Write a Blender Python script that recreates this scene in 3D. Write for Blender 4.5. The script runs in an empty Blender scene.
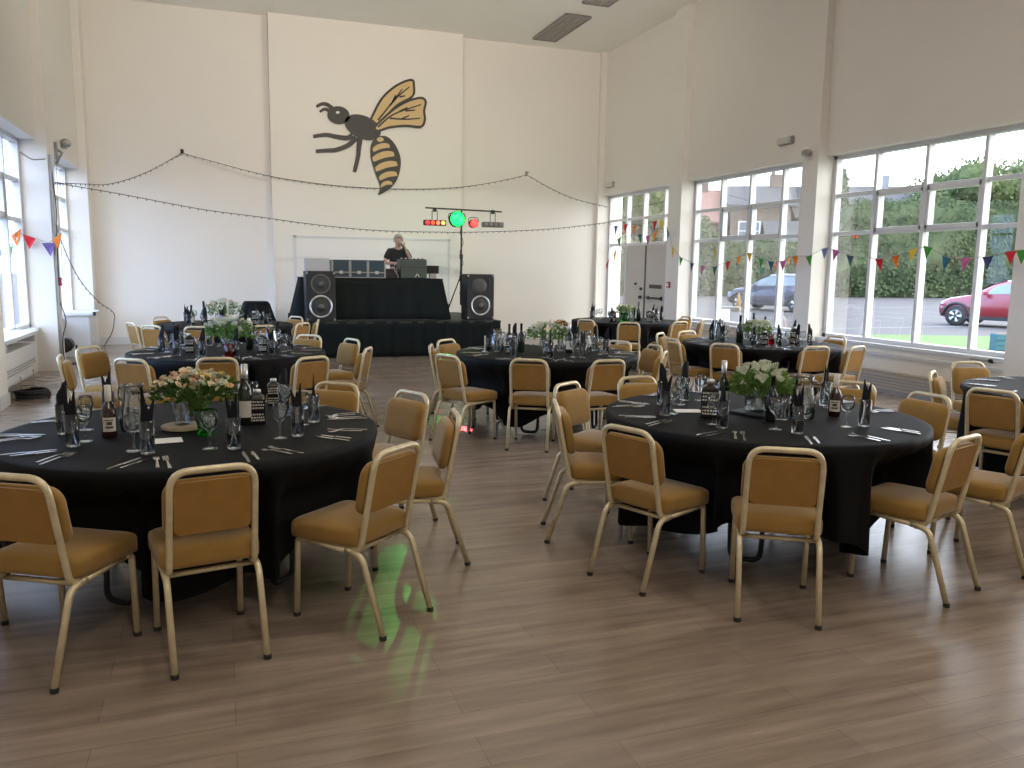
import bpy, bmesh, math, random
from mathutils import Vector, Matrix, noise
random.seed(7)
PI=math.pi; sin=math.sin; cos=math.cos
SC=bpy.context.scene; COL=SC.collection
# ------------------------------------------------------------------ camera model (used to place it and to measure the room)
F,YAW,PIT,ROL,H=818.89,.341,.139447,.0150392,1.58
FW=Vector((sin(YAW)*cos(PIT),cos(YAW)*cos(PIT),-sin(PIT)))
R0=Vector((cos(YAW),-sin(YAW),0)); U0=R0.cross(FW)
RT=cos(ROL)*R0+sin(ROL)*U0; UP=-sin(ROL)*R0+cos(ROL)*U0
def ray(u,v): return (u-512)/F*RT-(v-384)/F*UP+FW
def onz(u,v,z):
    d=ray(u,v); t=(z-H)/d.z; return Vector((0,0,H))+t*d
def onx(u,v,x):
    d=ray(u,v); t=x/d.x; return Vector((0,0,H))+t*d
def ony(u,v,y):
    d=ray(u,v); t=y/d.y; return Vector((0,0,H))+t*d
# ------------------------------------------------------------------ materials
MATS={}
def nt(m):
    m.use_nodes=True; n=m.node_tree; n.nodes.clear(); return n
def mat(name,c,rough=.6,metal=0,var=.12,scale=12,bump=0,bscale=200,spec=.5,emit=None,es=0,sheen=0,coat=0,trans=0,alpha=1):
    if name in MATS: return MATS[name]
    m=bpy.data.materials.new(name); t=nt(m); N=t.nodes; L=t.links
    o=N.new('ShaderNodeOutputMaterial'); b=N.new('ShaderNodeBsdfPrincipled'); L.new(b.outputs[0],o.inputs[0])
    b.inputs['Roughness'].default_value=rough; b.inputs['Metallic'].default_value=metal
    b.inputs['Specular IOR Level'].default_value=spec
    if coat: b.inputs['Coat Weight'].default_value=coat; b.inputs['Coat Roughness'].default_value=.12
    if sheen: b.inputs['Sheen Weight'].default_value=sheen; b.inputs['Sheen Roughness'].default_value=.4
    if trans: b.inputs['Transmission Weight'].default_value=trans
    tc=N.new('ShaderNodeTexCoord')
    if var:
        nz=N.new('ShaderNodeTexNoise'); nz.inputs['Scale'].default_value=scale; nz.inputs['Detail'].default_value=4
        L.new(tc.outputs['Object'],nz.inputs['Vector'])
        mx=N.new('ShaderNodeMix'); mx.data_type='RGBA'
        mx.inputs[6].default_value=(*[x*(1-var) for x in c],1); mx.inputs[7].default_value=(*[min(1,x*(1+var)) for x in c],1)
        L.new(nz.outputs['Fac'],mx.inputs[0]); L.new(mx.outputs[2],b.inputs['Base Color'])
    else: b.inputs['Base Color'].default_value=(*c,1)
    if bump:
        n2=N.new('ShaderNodeTexNoise'); n2.inputs['Scale'].default_value=bscale; n2.inputs['Detail'].default_value=3
        L.new(tc.outputs['Object'],n2.inputs['Vector'])
        bp=N.new('ShaderNodeBump'); bp.inputs['Strength'].default_value=bump; bp.inputs['Distance'].default_value=.01
        L.new(n2.outputs['Fac'],bp.inputs['Height']); L.new(bp.outputs[0],b.inputs['Normal'])
    if emit: b.inputs['Emission Color'].default_value=(*emit,1); b.inputs['Emission Strength'].default_value=es
    MATS[name]=m; return m
def glassmat(name,tint=(.95,.97,.97),refl=1.0,rough=.02,base=.04):
    if name in MATS: return MATS[name]
    m=bpy.data.materials.new(name); t=nt(m); N=t.nodes; L=t.links
    o=N.new('ShaderNodeOutputMaterial'); mx=N.new('ShaderNodeMixShader'); tr=N.new('ShaderNodeBsdfTransparent'); gl=N.new('ShaderNodeBsdfGlossy')
    lw=N.new('ShaderNodeLayerWeight'); lw.inputs['Blend'].default_value=.25
    mm=N.new('ShaderNodeMath'); mm.operation='MULTIPLY_ADD'; mm.inputs[1].default_value=refl; mm.inputs[2].default_value=base
    tr.inputs[0].default_value=(*tint,1); gl.inputs['Roughness'].default_value=rough
    L.new(lw.outputs['Fresnel'],mm.inputs[0]); L.new(mm.outputs[0],mx.inputs[0]); L.new(tr.outputs[0],mx.inputs[1]); L.new(gl.outputs[0],mx.inputs[2]); L.new(mx.outputs[0],o.inputs[0])
    MATS[name]=m; return m
def leafmat(name,c1,c2,sc=6):
    m=bpy.data.materials.new(name); t=nt(m); N=t.nodes; L=t.links
    o=N.new('ShaderNodeOutputMaterial'); b=N.new('ShaderNodeBsdfDiffuse'); tr=N.new('ShaderNodeBsdfTranslucent'); ms=N.new('ShaderNodeMixShader'); ms.inputs[0].default_value=.3
    tc=N.new('ShaderNodeTexCoord'); nz=N.new('ShaderNodeTexNoise'); nz.inputs['Scale'].default_value=sc; nz.inputs['Detail'].default_value=5
    L.new(tc.outputs['Object'],nz.inputs['Vector']); mx=N.new('ShaderNodeMix'); mx.data_type='RGBA'
    cr=N.new('ShaderNodeMapRange'); cr.inputs[1].default_value=.35; cr.inputs[2].default_value=.65; L.new(nz.outputs['Fac'],cr.inputs[0])
    mx.inputs[6].default_value=(*c1,1); mx.inputs[7].default_value=(*c2,1); L.new(cr.outputs[0],mx.inputs[0])
    L.new(mx.outputs[2],b.inputs[0]); L.new(mx.outputs[2],tr.inputs[0]); L.new(b.outputs[0],ms.inputs[1]); L.new(tr.outputs[0],ms.inputs[2]); L.new(ms.outputs[0],o.inputs[0])
    MATS[name]=m; return m
def woodfloor():
    m=bpy.data.materials.new('wood_plank_floor'); t=nt(m); N=t.nodes; L=t.links
    o=N.new('ShaderNodeOutputMaterial'); b=N.new('ShaderNodeBsdfPrincipled'); L.new(b.outputs[0],o.inputs[0])
    g=N.new('ShaderNodeNewGeometry')
    br=N.new('ShaderNodeTexBrick'); br.inputs['Scale'].default_value=1; br.inputs['Brick Width'].default_value=1.22; br.inputs['Row Height'].default_value=.165
    br.inputs['Mortar Size'].default_value=.0012; br.inputs['Mortar Smooth'].default_value=.3; br.inputs['Bias'].default_value=0; br.offset=.37
    br.inputs['Color1'].default_value=(.315,.252,.203,1); br.inputs['Color2'].default_value=(.27,.214,.170,1); br.inputs['Mortar'].default_value=(.165,.13,.10,1)
    L.new(g.outputs['Position'],br.inputs['Vector'])
    mp=N.new('ShaderNodeMapping'); mp.inputs['Scale'].default_value=(.9,9,1); L.new(g.outputs['Position'],mp.inputs['Vector'])
    n1=N.new('ShaderNodeTexNoise'); n1.inputs['Scale'].default_value=1.6; n1.inputs['Detail'].default_value=9; n1.inputs['Roughness'].default_value=.58; L.new(mp.outputs[0],n1.inputs['Vector'])
    cr=N.new('ShaderNodeValToRGB'); cr.color_ramp.elements[0].position=.3; cr.color_ramp.elements[0].color=(.64,.605,.575,1); cr.color_ramp.elements[1].position=.72; cr.color_ramp.elements[1].color=(1.10,1.09,1.08,1)
    L.new(n1.outputs['Fac'],cr.inputs[0])
    mx=N.new('ShaderNodeMix'); mx.data_type='RGBA'; mx.blend_type='MULTIPLY'; mx.inputs[0].default_value=1
    L.new(br.outputs['Color'],mx.inputs[6]); L.new(cr.outputs[0],mx.inputs[7]); L.new(mx.outputs[2],b.inputs['Base Color'])
    b.inputs['Roughness'].default_value=.36; b.inputs['Specular IOR Level'].default_value=.62
    mr=N.new('ShaderNodeMapRange'); mr.inputs[3].default_value=.18; mr.inputs[4].default_value=.31; L.new(n1.outputs['Fac'],mr.inputs[0]); L.new(mr.outputs[0],b.inputs['Roughness'])
    bp=N.new('ShaderNodeBump'); bp.inputs['Strength'].default_value=.05; bp.inputs['Distance'].default_value=.003; L.new(n1.outputs['Fac'],bp.inputs['Height']); L.new(bp.outputs[0],b.inputs['Normal'])
    return m
def brickmat(name,c1,c2,mo):
    m=bpy.data.materials.new(name); t=nt(m); N=t.nodes; L=t.links
    o=N.new('ShaderNodeOutputMaterial'); b=N.new('ShaderNodeBsdfPrincipled'); L.new(b.outputs[0],o.inputs[0]); b.inputs['Roughness'].default_value=.9
    g=N.new('ShaderNodeNewGeometry'); s=N.new('ShaderNodeSeparateXYZ'); c=N.new('ShaderNodeCombineXYZ'); a=N.new('ShaderNodeMath'); a.operation='ADD'
    L.new(g.outputs['Position'],s.inputs[0]); L.new(s.outputs[0],a.inputs[0]); L.new(s.outputs[1],a.inputs[1]); L.new(a.outputs[0],c.inputs[0]); L.new(s.outputs[2],c.inputs[1])
    br=N.new('ShaderNodeTexBrick'); br.inputs['Scale'].default_value=1; br.inputs['Brick Width'].default_value=.5; br.inputs['Row Height'].default_value=.16; br.inputs['Mortar Size'].default_value=.015
    br.inputs['Color1'].default_value=(*c1,1); br.inputs['Color2'].default_value=(*c2,1); br.inputs['Mortar'].default_value=(*mo,1)
    L.new(c.outputs[0],br.inputs['Vector']); L.new(br.outputs[0],b.inputs['Base Color']); return m
M={}
M['wall']=mat('white_wall_paint',(.80,.765,.715),.75,var=.02,scale=1.5,bump=.04,bscale=60)
M['ceil']=mat('white_ceiling_paint',(.91,.88,.83),.85,var=.02,scale=1)
M['gloss']=mat('white_gloss_paint',(.66,.665,.675),.35,var=.02)
M['floor']=woodfloor()
M['gold']=mat('worn_gold_frame_paint',(.66,.565,.37),.33,.35,var=.25,scale=26,bump=.1,bscale=120)
M['velvet']=mat('mustard_velvet',(.30,.172,.046),.85,var=.16,scale=9,bump=.15,bscale=300,sheen=.35,spec=.2)
M['panel']=mat('mustard_back_panel',(.30,.155,.036),.6,var=.2,scale=14,spec=.35)
M['rubber']=mat('black_rubber',(.02,.018,.016),.7)
M['cloth']=mat('black_tablecloth',(.0042,.004,.0046),.66,var=.2,scale=5,bump=.12,bscale=500,spec=.15)
M['napkin']=mat('black_napkin',(.012,.012,.016),.85,var=.2,bump=.2,bscale=300,spec=.2)
M['steel']=mat('cutlery_steel',(.72,.70,.67),.22,1,var=.06)
M['glass']=glassmat('clear_glass',(.93,.95,.95),.75,.03,.05)
M['jug']=glassmat('jug_glass',(.90,.93,.93),.9,.06,.13)
M['water']=glassmat('water',(.94,.97,.97),.5,.02,.02)
M['pane']=glassmat('window_glass',(.96,.97,.97),.35,.01,.01)
M['green_glass']=glassmat('green_glass',(.10,.75,.14),.6,.06,.06)
M['red_glass']=glassmat('red_glass',(.75,.04,.04),.6,.06,.06)
M['wine']=mat('dark_green_bottle',(.012,.02,.010),.08,var=0,spec=.7)
M['brown']=mat('brown_beer_bottle',(.028,.010,.006),.08,var=0,spec=.7)
M['label']=mat('cream_label',(.62,.60,.54),.6,var=.15,scale=60)
M['ink']=mat('dark_label_print',(.06,.05,.05),.6,var=0)
M['paper']=mat('white_paper',(.80,.79,.78),.7,var=.03)
M['foil']=mat('silver_foil',(.6,.6,.6),.3,.8,var=.1)
M['black']=mat('matte_black',(.012,.012,.013),.55,var=.15)
M['blackgloss']=mat('gloss_black',(.012,.012,.012),.2,var=0)
M['drape']=mat('black_stage_drape',(.009,.012,.012),.9,var=.25,scale=4,bump=.1,bscale=200,spec=.15)
M['grey']=mat('grey_plastic',(.33,.32,.31),.5,var=.06)
M['greymetal']=mat('grey_metal',(.35,.34,.33),.4,.6,var=.1)
M['wood']=mat('pale_wood',(.45,.36,.25),.7,var=.25,scale=20)
M['petal_cream']=mat('cream_petals',(.78,.70,.50),.7,var=.12,scale=60)
M['petal_peach']=mat('peach_petals',(.72,.47,.33),.7,var=.15,scale=60)
M['petal_white']=mat('white_petals',(.62,.64,.50),.7,var=.1,scale=60)
M['petal_yellow']=mat('yellow_petals',(.80,.62,.14),.7,var=.1,scale=60)
M['petal_lilac']=mat('lilac_petals',(.40,.33,.60),.7,var=.1,scale=60)
M['petal_orange']=mat('orange_petals',(.62,.34,.13),.7,var=.1,scale=60)
M['leaf']=leafmat('bouquet_leaf',(.035,.085,.018),(.11,.19,.05),40)
M['leaf_lt']=leafmat('bouquet_leaf_light',(.10,.20,.04),(.22,.34,.10),40)
M['bark']=mat('bark',(.09,.065,.045),.9,var=.3,scale=3,bump=.4,bscale=10)
M['asphalt']=mat('car_park_asphalt',(.066,.057,.053),.9,var=.15,scale=.5)
M['grass']=mat('lawn',(.075,.125,.022),.9,var=.2,scale=1.5)
M['white_line']=mat('road_marking',(.2,.2,.195),.8,var=.1)
# ------------------------------------------------------------------ mesh helpers
class MB:
    def __init__(s): s.v=[]; s.f=[]
    def add(s,vs,fs):
        o=len(s.v); s.v+= [tuple(v) for v in vs]; s.f+=[tuple(i+o for i in f) for f in fs]; return s
    def box(s,x0,x1,y0,y1,z0,z1):
        return s.add([(x0,y0,z0),(x1,y0,z0),(x1,y1,z0),(x0,y1,z0),(x0,y0,z1),(x1,y0,z1),(x1,y1,z1),(x0,y1,z1)],
            [(0,3,2,1),(4,5,6,7),(0,1,5,4),(1,2,6,5),(2,3,7,6),(3,0,4,7)])
    def cbox(s,c,sz,rz=0):
        m=Matrix.Translation(c)@Matrix.Rotation(rz,4,'Z'); a,b,d=[q/2 for q in sz]
        P=[m@Vector(q) for q in [(-a,-b,-d),(a,-b,-d),(a,b,-d),(-a,b,-d),(-a,-b,d),(a,-b,d),(a,b,d),(-a,b,d)]]
        return s.add(P,[(0,3,2,1),(4,5,6,7),(0,1,5,4),(1,2,6,5),(2,3,7,6),(3,0,4,7)])
    def rings(s,rs,cap=True,closed=False):
        n=len(rs[0]); o=len(s.v)
        for r in rs: s.v+=[tuple(p) for p in r]
        k=len(rs)
        for i in range(k if closed else k-1):
            a=o+i*n; b=o+((i+1)%k)*n
            for j in range(n): s.f.append((a+j,a+(j+1)%n,b+(j+1)%n,b+j))
        if cap and not closed:
            s.f.append(tuple(o+j for j in reversed(range(n)))); s.f.append(tuple(o+(k-1)*n+j for j in range(n)))
        return s
    def tube(s,pts,r,seg=8,square=False,cap=True,flat=1.0):
        pts=[Vector(p) for p in pts]; rs=[]; up=None
        for i,p in enumerate(pts):
            t=((pts[i+1]-p).normalized() if i<len(pts)-1 else Vector((0,0,0)))+((p-pts[i-1]).normalized() if i else Vector((0,0,0)))
            t.normalize()
            if up is None: up=(Vector((0,0,1)) if abs(t.z)<.8 else Vector((0,1,0)))
            a=t.cross(up).normalized(); b=a.cross(t).normalized(); up=b
            rr=r[i] if isinstance(r,(list,tuple)) else r
            if square: q=[(1,.5),(.5,1),(-.5,1),(-1,.5),(-1,-.5),(-.5,-1),(.5,-1),(1,-.5)]
            else: q=[(cos(2*PI*j/seg),sin(2*PI*j/seg)) for j in range(seg)]
            rs.append([p+a*(x*rr)+b*(y*rr*flat) for x,y in q])
        return s.rings(rs,cap)
    def lathe(s,prof,seg=16,c=(0,0,0),ax='z'):
        rs=[]
        for r,z in prof:
            ring=[]
            for j in range(seg):
                a=2*PI*j/seg; x,y=r*cos(a),r*sin(a)
                q=(x,y,z) if ax=='z' else ((x,-z,y) if ax=='y' else (z,x,y))
                ring.append((q[0]+c[0],q[1]+c[1],q[2]+c[2]))
            rs.append(ring)
        return s.rings(rs)
    def prism(s,poly,fn0,fn1):
        n=len(poly); a=[fn0(*p) for p in poly]; b=[fn1(*p) for p in poly]
        return s.add(a+b,[tuple(range(n))[::-1],tuple(range(n,2*n))]+[(i,(i+1)%n,n+(i+1)%n,n+i) for i in range(n)])
    def ball(s,c,r,seg=8,rg=6,sc=(1,1,1)):
        rs=[]
        for i in range(1,rg):
            a=PI*i/rg; rs.append([(c[0]+r*sc[0]*sin(a)*cos(2*PI*j/seg),c[1]+r*sc[1]*sin(a)*sin(2*PI*j/seg),c[2]-r*sc[2]*cos(a)) for j in range(seg)])
        return s.rings(rs)
    def mesh(s,name,m,smooth=False):
        me=bpy.data.meshes.new(name); me.from_pydata(s.v,[],s.f); me.materials.append(m)
        bm=bmesh.new(); bm.from_mesh(me); bmesh.ops.recalc_face_normals(bm,faces=bm.faces); bm.to_mesh(me); bm.free()
        if smooth: me.polygons.foreach_set('use_smooth',[True]*len(me.polygons))
        return me
    def build(s,name,m,parent=None,smooth=False,loc=None,bevel=0,label=None):
        o=bpy.data.objects.new(name,s.mesh(name,m,smooth)); COL.objects.link(o)
        if parent: o.parent=parent
        if loc: o.location=loc
        if bevel:
            b=o.modifiers.new('b','BEVEL'); b.width=bevel; b.segments=2; b.limit_method='ANGLE'
        if label: o['label']=label
        return o
def tag(o,label,cat,group=None,kind=None):
    o['label']=label; o['category']=cat
    if group: o['group']=group
    if kind: o['kind']=kind
    return o
def thing(name,label,cat,loc=(0,0,0),rz=0,group=None):
    o=bpy.data.objects.new(name,None); COL.objects.link(o); o.empty_display_size=.1
    o.location=loc; o.rotation_euler=(0,0,rz); return tag(o,label,cat,group)
def struct(o): o['kind']='structure'; return o
def part(name,mesh,parent,loc=None,rz=0):
    o=bpy.data.objects.new(name,mesh); COL.objects.link(o); o.parent=parent
    if loc: o.location=loc
    if rz: o.rotation_euler=(0,0,rz)
    return o
def dup(o,loc,rz=0,label=None,group=None):
    def cp(s,par):
        c=s.copy(); COL.objects.link(c); c.parent=par
        for k in s.children: cp(k,c)
        return c
    r=o.copy(); COL.objects.link(r); r.location=loc; r.rotation_euler=(0,0,rz)
    for k in o.children: cp(k,r)
    if label: r['label']=label
    if group: r['group']=group
    return r
def fillet(pts,rad,n=5):
    pts=[Vector(p) for p in pts]; out=[pts[0]]
    for i in range(1,len(pts)-1):
        p=pts[i]; a=(pts[i-1]-p); b=(pts[i+1]-p); r=rad[i] if isinstance(rad,(list,tuple)) else rad
        if r<=0: out.append(p); continue
        d=min(r,a.length*.48,b.length*.48); p0=p+a.normalized()*d; p1=p+b.normalized()*d
        for k in range(n+1):
            t=k/n; out.append((1-t)**2*p0+2*t*(1-t)*p+t*t*p1)
    out.append(pts[-1]); return out
def rrect(w,d,r,n=4,taper=0):
    out=[]
    for cx,cy,a0 in ((1,1,0),(-1,1,90),(-1,-1,180),(1,-1,270)):
        for k in range(n+1):
            a=math.radians(a0+90*k/n); x=cx*(w/2-r)+r*cos(a); y=cy*(d/2-r)+r*sin(a)
            out.append((x*(1+taper*y/d),y))
    return out
# ------------------------------------------------------------------ the room
XL,XR,YB,YF,ZC=-2.27,8.27,17.65,-5.2,6.45
WXL,WXR=-2.67,8.60; HEAD,SILL=3.29,.63
struct(MB().box(-3.0,8.95,YF-.2,YB+.2,-.12,0).build('floor',M['floor']))
struct(MB().box(-3.0,8.95,YF-.2,YB+.2,ZC,ZC+.15).build('ceiling',M['ceil']))
w=MB().box(-3.0,8.95,YB,YB+.25,0,ZC); w.box(1.04,4.97,17.4,YB,0,ZC)
struct(w.build('wall_back',M['wall']))
struct(MB().box(-3.0,8.95,YF-.25,YF,0,ZC).build('wall_front',M['wall']))
# right and left bays: (pillar near face, pillar far face) along Y
BAYR=[(17.55,YB),(13.88,14.36),(10.10,10.45),(6.42,6.79),(YF,3.03)]
BAYL=[(17.25,YB),(13.5,13.95),(9.9,10.35),(YF,6.6)]
def side_wall(name,bays,xp,xu,xa,xw,sgn):
    w=MB()
    def bx(xa_,xb_,y0,y1,z0,z1): w.box(min(xa_,xb_),max(xa_,xb_),y0,y1,z0,z1)
    out=xw+sgn*.075
    bx(xu,out,YF,YB,HEAD,ZC)                # upper wall over the windows
    for n,(a,b) in enumerate(bays):
        bx(xp,out,a,b,0,ZC)                 # pillars
    for (a,b),(c,d) in zip(bays[:-1],bays[1:]):
        if not(sgn>0 and a>17): bx(xa,out,d,a,0,SILL)        # apron below the sill
    return struct(w.build(name,M['wall']))
side_wall('wall_right',BAYR,XR,8.40,8.46,WXR,1)
side_wall('wall_left',BAYL,XL,-2.40,-2.55,WXL,-1)
def window(n,y0,y1,xw,sgn,mull,z0=SILL,z1=HEAD,doors=None):
    f=MB(); d=.045
    def bx(x0,x1,a,b,c,e): f.box(min(xw+sgn*x0,xw+sgn*x1),max(xw+sgn*x0,xw+sgn*x1),a,b,c,e)
    zb=z0 if not doors else 0
    bx(-.05,.065,y1-.07,y1,zb,z1); bx(-.05,.065,y0,y0+.07,zb,z1); bx(-.05,.065,y0,y1,z1-.06,z1)
    if not doors: bx(-.05,.065,y0,y1,z0,z0+.07); bx(-.17,.02,y0,y1,z0-.035,z0+.012)
    for m in mull:
        zz=z0 if not doors else (2.13 if doors[0]<m<doors[1] else 0)
        bx(-.045,.06,m-.026,m+.026,zz,z1)
    for z in (2.165,2.715): bx(-.02,.055,y0,y1,z-.028,z+.028)
    if doors:
        bx(-.05,.10,doors[0]-.06,doors[0],0,2.2); bx(-.05,.10,doors[1],doors[1]+.06,0,2.2)
        for a,b in ((y0,doors[0]-.06),(doors[1]+.06,y1)):
            if b-a>.15: bx(-.05,.06,a,b,0,.18)
    ed=sorted(list(mull)+[y0+.04,y1-.04])
    if not doors:
        for a,b in list(zip(ed[:-1],ed[1:]))[1:-1]:
            a+=.028;b-=.028
            for z_ in (2.195,2.685): bx(-.03,.07,a,b,z_-.03,z_+.03)
            bx(-.03,.07,a,a+.045,2.165,2.715); bx(-.03,.07,b-.045,b,2.165,2.715)
    o=struct(f.build('window_%d'%n,M['gloss'],bevel=.006))
    g=MB(); x=xw+sgn*.03
    zg=z0 if not doors else 2.2
    g.add([(x,y0,zg),(x,y1,zg),(x,y1,z1),(x,y0,z1)],[(0,1,2,3)])
    if doors:
        for a,b in ((y0,doors[0]-.06),(doors[1]+.06,y1)):
            if b-a>.15: g.add([(x,a,.18),(x,b,.18),(x,b,2.2),(x,a,2.2)],[(0,1,2,3)])
    g.build('pane',M['pane'],o); return o
window(1,14.36,17.55,WXR,1,[16.66,15.89,15.01],doors=(14.82,16.6))
window(2,10.45,13.88,WXR,1,[12.99,12.13,11.26])
window(3,6.79,10.10,WXR,1,[9.26,8.39,7.52])
window(4,3.03,6.42,WXR,1,[5.57,4.72,3.87])
window(5,13.95,17.25,WXL,-1,[16.4,15.6,14.8])
window(6,10.35,13.5,WXL,-1,[12.6,11.73,10.9])
window(7,6.6,9.9,WXL,-1,[9.1,8.25,7.4])
# double doors in the far right bay
M['door']=mat('greige_door_paint',(.52,.48,.44),.45,var=.03)
d=MB().box(8.56,8.61,14.82,15.695,.01,2.13).box(8.56,8.61,15.725,16.6,.01,2.13)
door=struct(d.build('door_1',M['door'],bevel=.004))
MB().box(8.55,8.565,15.69,15.73,.02,2.12).build('meeting_strip',M['ink'],door)
hb=MB().box(8.50,8.53,14.95,15.55,1.0,1.04).box(8.53,8.56,14.95,14.99,.98,1.06).box(8.53,8.56,15.5,15.54,.98,1.06); hb.build('push_bar',M['black'],door,label='dark push bar on the right door leaf')
MB().box(8.545,8.56,15.0,15.5,1.22,1.30).build('notice_strip',M['ink'],door)
MB().lathe([(.03,0),(.03,.04)],10,(8.52,15.85,1.2),'x').build('lock',M['black'],door); MB().lathe([(.022,0),(.022,.04)],10,(8.52,16.1,1.3),'x').build('lock',M['black'],door)
MB().lathe([(.035,0),(.035,.05)],10,(8.51,15.87,1.02),'x').build('door_knob',M['black'],door)
# white projection panel and skirtings on the back wall
sk=MB().box(XL,1.04,YB-.02,YB,0,.15).box(4.97,XR,YB-.02,YB,0,.15).box(1.04,4.97,17.38,17.4,0,.15)
struct(sk.build('baseboard_back',M['gloss']))
for nm,by,x0,x1 in (('baseboard_left',BAYL,XL,XL+.018),('baseboard_right',BAYR,XR-.018,XR)):
    s=MB()
    for a,b in by: s.box(x0,x1,a,b,0,.14)
    struct(s.build(nm,M['gloss']))
p=thing('wall_panel','large white flat panel with slim frame on back wall behind the stage','panel')
MB().box(1.46,4.66,17.372,17.398,.8,2.16).build('board',mat('panel_white',(.80,.775,.76),.5,var=.02),p)
fr=MB(); 
for a in ((1.42,1.47,.76,2.20),(4.65,4.70,.76,2.20),(1.42,4.70,2.15,2.20),(1.42,4.70,.76,.81)): fr.box(a[0],a[1],17.36,17.398,a[2],a[3])
fr.build('frame',M['gloss'],p,bevel=.004)
struct(MB().box(1.02,1.045,17.385,17.66,0,ZC).build('trim_1',M['wall']))
# right-hand convector skirting and sill trims
for i,(a,b,lb) in enumerate(((6.8,10.08,'long beige ribbed skirting heater under the window with the red car'),(10.47,13.86,'beige ribbed skirting heater under the window with the blue car'),(3.04,6.4,'beige ribbed skirting heater in the bay nearest the right edge'))):
    h=thing('skirting_heater',lb,'heater',(8.46,a,0),0)
    mh=mat('beige_heater_enamel',(.52,.47,.41),.5,var=.05)
    k=MB().box(-.075,-.002,.02,b-a-.02,.05,.27); k.build('casing',mh,h,bevel=.006)
    g=MB()
    for z in (.09,.13,.17,.21): g.box(-.082,-.076,.04,b-a-.04,z,z+.014)
    g.build('grille',M['greymetal'],h)
    MB().box(-.09,-.002,.02,b-a-.02,.275,.295).build('top_rail',mh,h)
    MB().box(-.07,-.01,.02,b-a-.02,0,.05).build('plinth',M['greymetal'],h)
s=MB()
for (a,b) in ((6.79,10.1),(10.45,13.88),(3.03,6.42)): s.box(8.425,8.459,a,b,.49,.525)
struct(s.build('trim_2',M['gloss']))
v=thing('radiator_valve','short grey pipe stub with dark valve under the right window sill','valve',(8.44,7.1,.60))
MB().tube([(0,.28,0),(0,0,0)],.014).build('pipe',M['grey'],v); MB().lathe([(.02,0),(.026,.01),(.026,.05),(.015,.06)],10,(0,0.02,0),'y').build('valve_cap',M['black'],v)
# left-hand sill shelf, convector, boxed pipe
sh=thing('window_shelf','deep white shelf ledge under the left window','shelf',(-2.6,10.42,.66))
MB().box(-.06,.34,0,1.7,0,.045).build('board',M['gloss'],sh,bevel=.006); MB().box(-.05,.30,1.62,1.66,-.1,0).box(-.05,.30,.1,.14,-.1,0).build('bracket',M['gloss'],sh)
ht=thing('convector_heater','white wall convector heater on thin wire feet under the left window shelf','heater',(-2.5,10.42,0))
mhe=mat('white_heater_enamel',(.74,.72,.68),.4,var=.03)
MB().box(0,.2,.04,1.6,.28,.55).build('casing',mhe,ht,bevel=.01)
g=MB(); [g.box(.2,.206,.08,1.56,z,z+.012) for z in (.31,.34)]; g.build('grille',M['grey'],ht)
MB().box(.0,.17,.04,1.6,.15,.26).build('lower_panel',mhe,ht,bevel=.008)
for y in (.12,.8,1.5): MB().tube([(.02,y,.28),(.18,y,.2),(.2,y,.006),(.02,y,.006)],.006).build('wire_foot',M['greymetal'],ht)
bx=thing('pipe_box','white boxed in pipe unit with shelf top behind the left pillar','cabinet',(-2.42,15.7,0))
MB().box(-.12,.30,-.25,.6,0,.70).build('body',M['gloss'],bx,bevel=.006); MB().box(-.12,.36,-.30,.64,.70,.74).build('shelf_top',M['gloss'],bx); MB().box(.345,.39,-.2,-.12,.69,.75).build('catch',M['black'],bx)
# ------------------------------------------------------------------ ceiling louvres, wall fittings
for i,(y0,y1,lb) in enumerate(((15.25,17.05,'grey louvred ceiling panel nearest the back wall'),(12.6,14.5,'grey louvred ceiling panel cut by the top edge of the photo'))):
    c=thing('ceiling_louvre',lb,'ceiling panel',(6.4,y0,ZC),0,'ceiling louvres')
    L_=y1-y0; MB().box(0,.53,0,L_,-.012,-.002).build('backing',mat('louvre_dark',(.16,.15,.13),.7),c)
    f=MB().box(0,.02,0,L_,-.05,-.002).box(.51,.53,0,L_,-.05,-.002).box(0,.53,0,.02,-.05,-.002).box(0,.53,L_-.02,L_,-.05,-.002); f.build('frame',M['greymetal'],c)
    g=MB()
    for k in range(1,22): g.box(.02,.51,k*L_/22-.004,k*L_/22+.004,-.045,-.012)
    for k in range(1,6): g.box(.02+k*.49/6-.004,.02+k*.49/6+.004,.02,L_-.02,-.045,-.012)
    g.build('grid',mat('louvre_grid',(.42,.40,.36),.5),c)
def bulkhead(label,x,y,z,sgn):
    b=thing('emergency_light',label,'wall light',(x,y,z))
    MB().box(-.05 if sgn>0 else 0,0 if sgn>0 else .05,-.17,.17,-.06,.06).build('base',M['grey'],b,bevel=.01)
    MB().box(-.10 if sgn>0 else .05,-.05 if sgn>0 else .10,-.155,.155,-.05,.05).build('diffuser',mat('frosted_cover',(.62,.60,.56),.3,var=.03),b,bevel=.02)
bulkhead('grey emergency light box high on the right wall beside the middle pillar',8.4,11.0,3.62,1)
bulkhead('pale emergency light box high on the right wall near the back corner',8.4,17.15,3.5,1)
cm=thing('security_camera','small dark camera on the middle right pillar at window head height','camera',(8.27,10.32,3.34))
MB().box(-.02,0,-.04,.04,-.04,.05).build('mount',M['grey'],cm); MB().lathe([(.02,0),(.05,.01),(.055,.10),(.035,.13)],12,(-.07,.03,0),'y').build('body',M['greymetal'],cm,True); MB().tube([(-.01,0,0),(-.07,0,0)],.012).build('arm',M['grey'],cm)
sl=thing('floodlight','twin head floodlight high on the left back corner wall','wall light',(-2.40,15.6,3.5))
MB().box(0,.06,-.1,.1,-.06,.06).build('base',M['grey'],sl)
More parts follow.
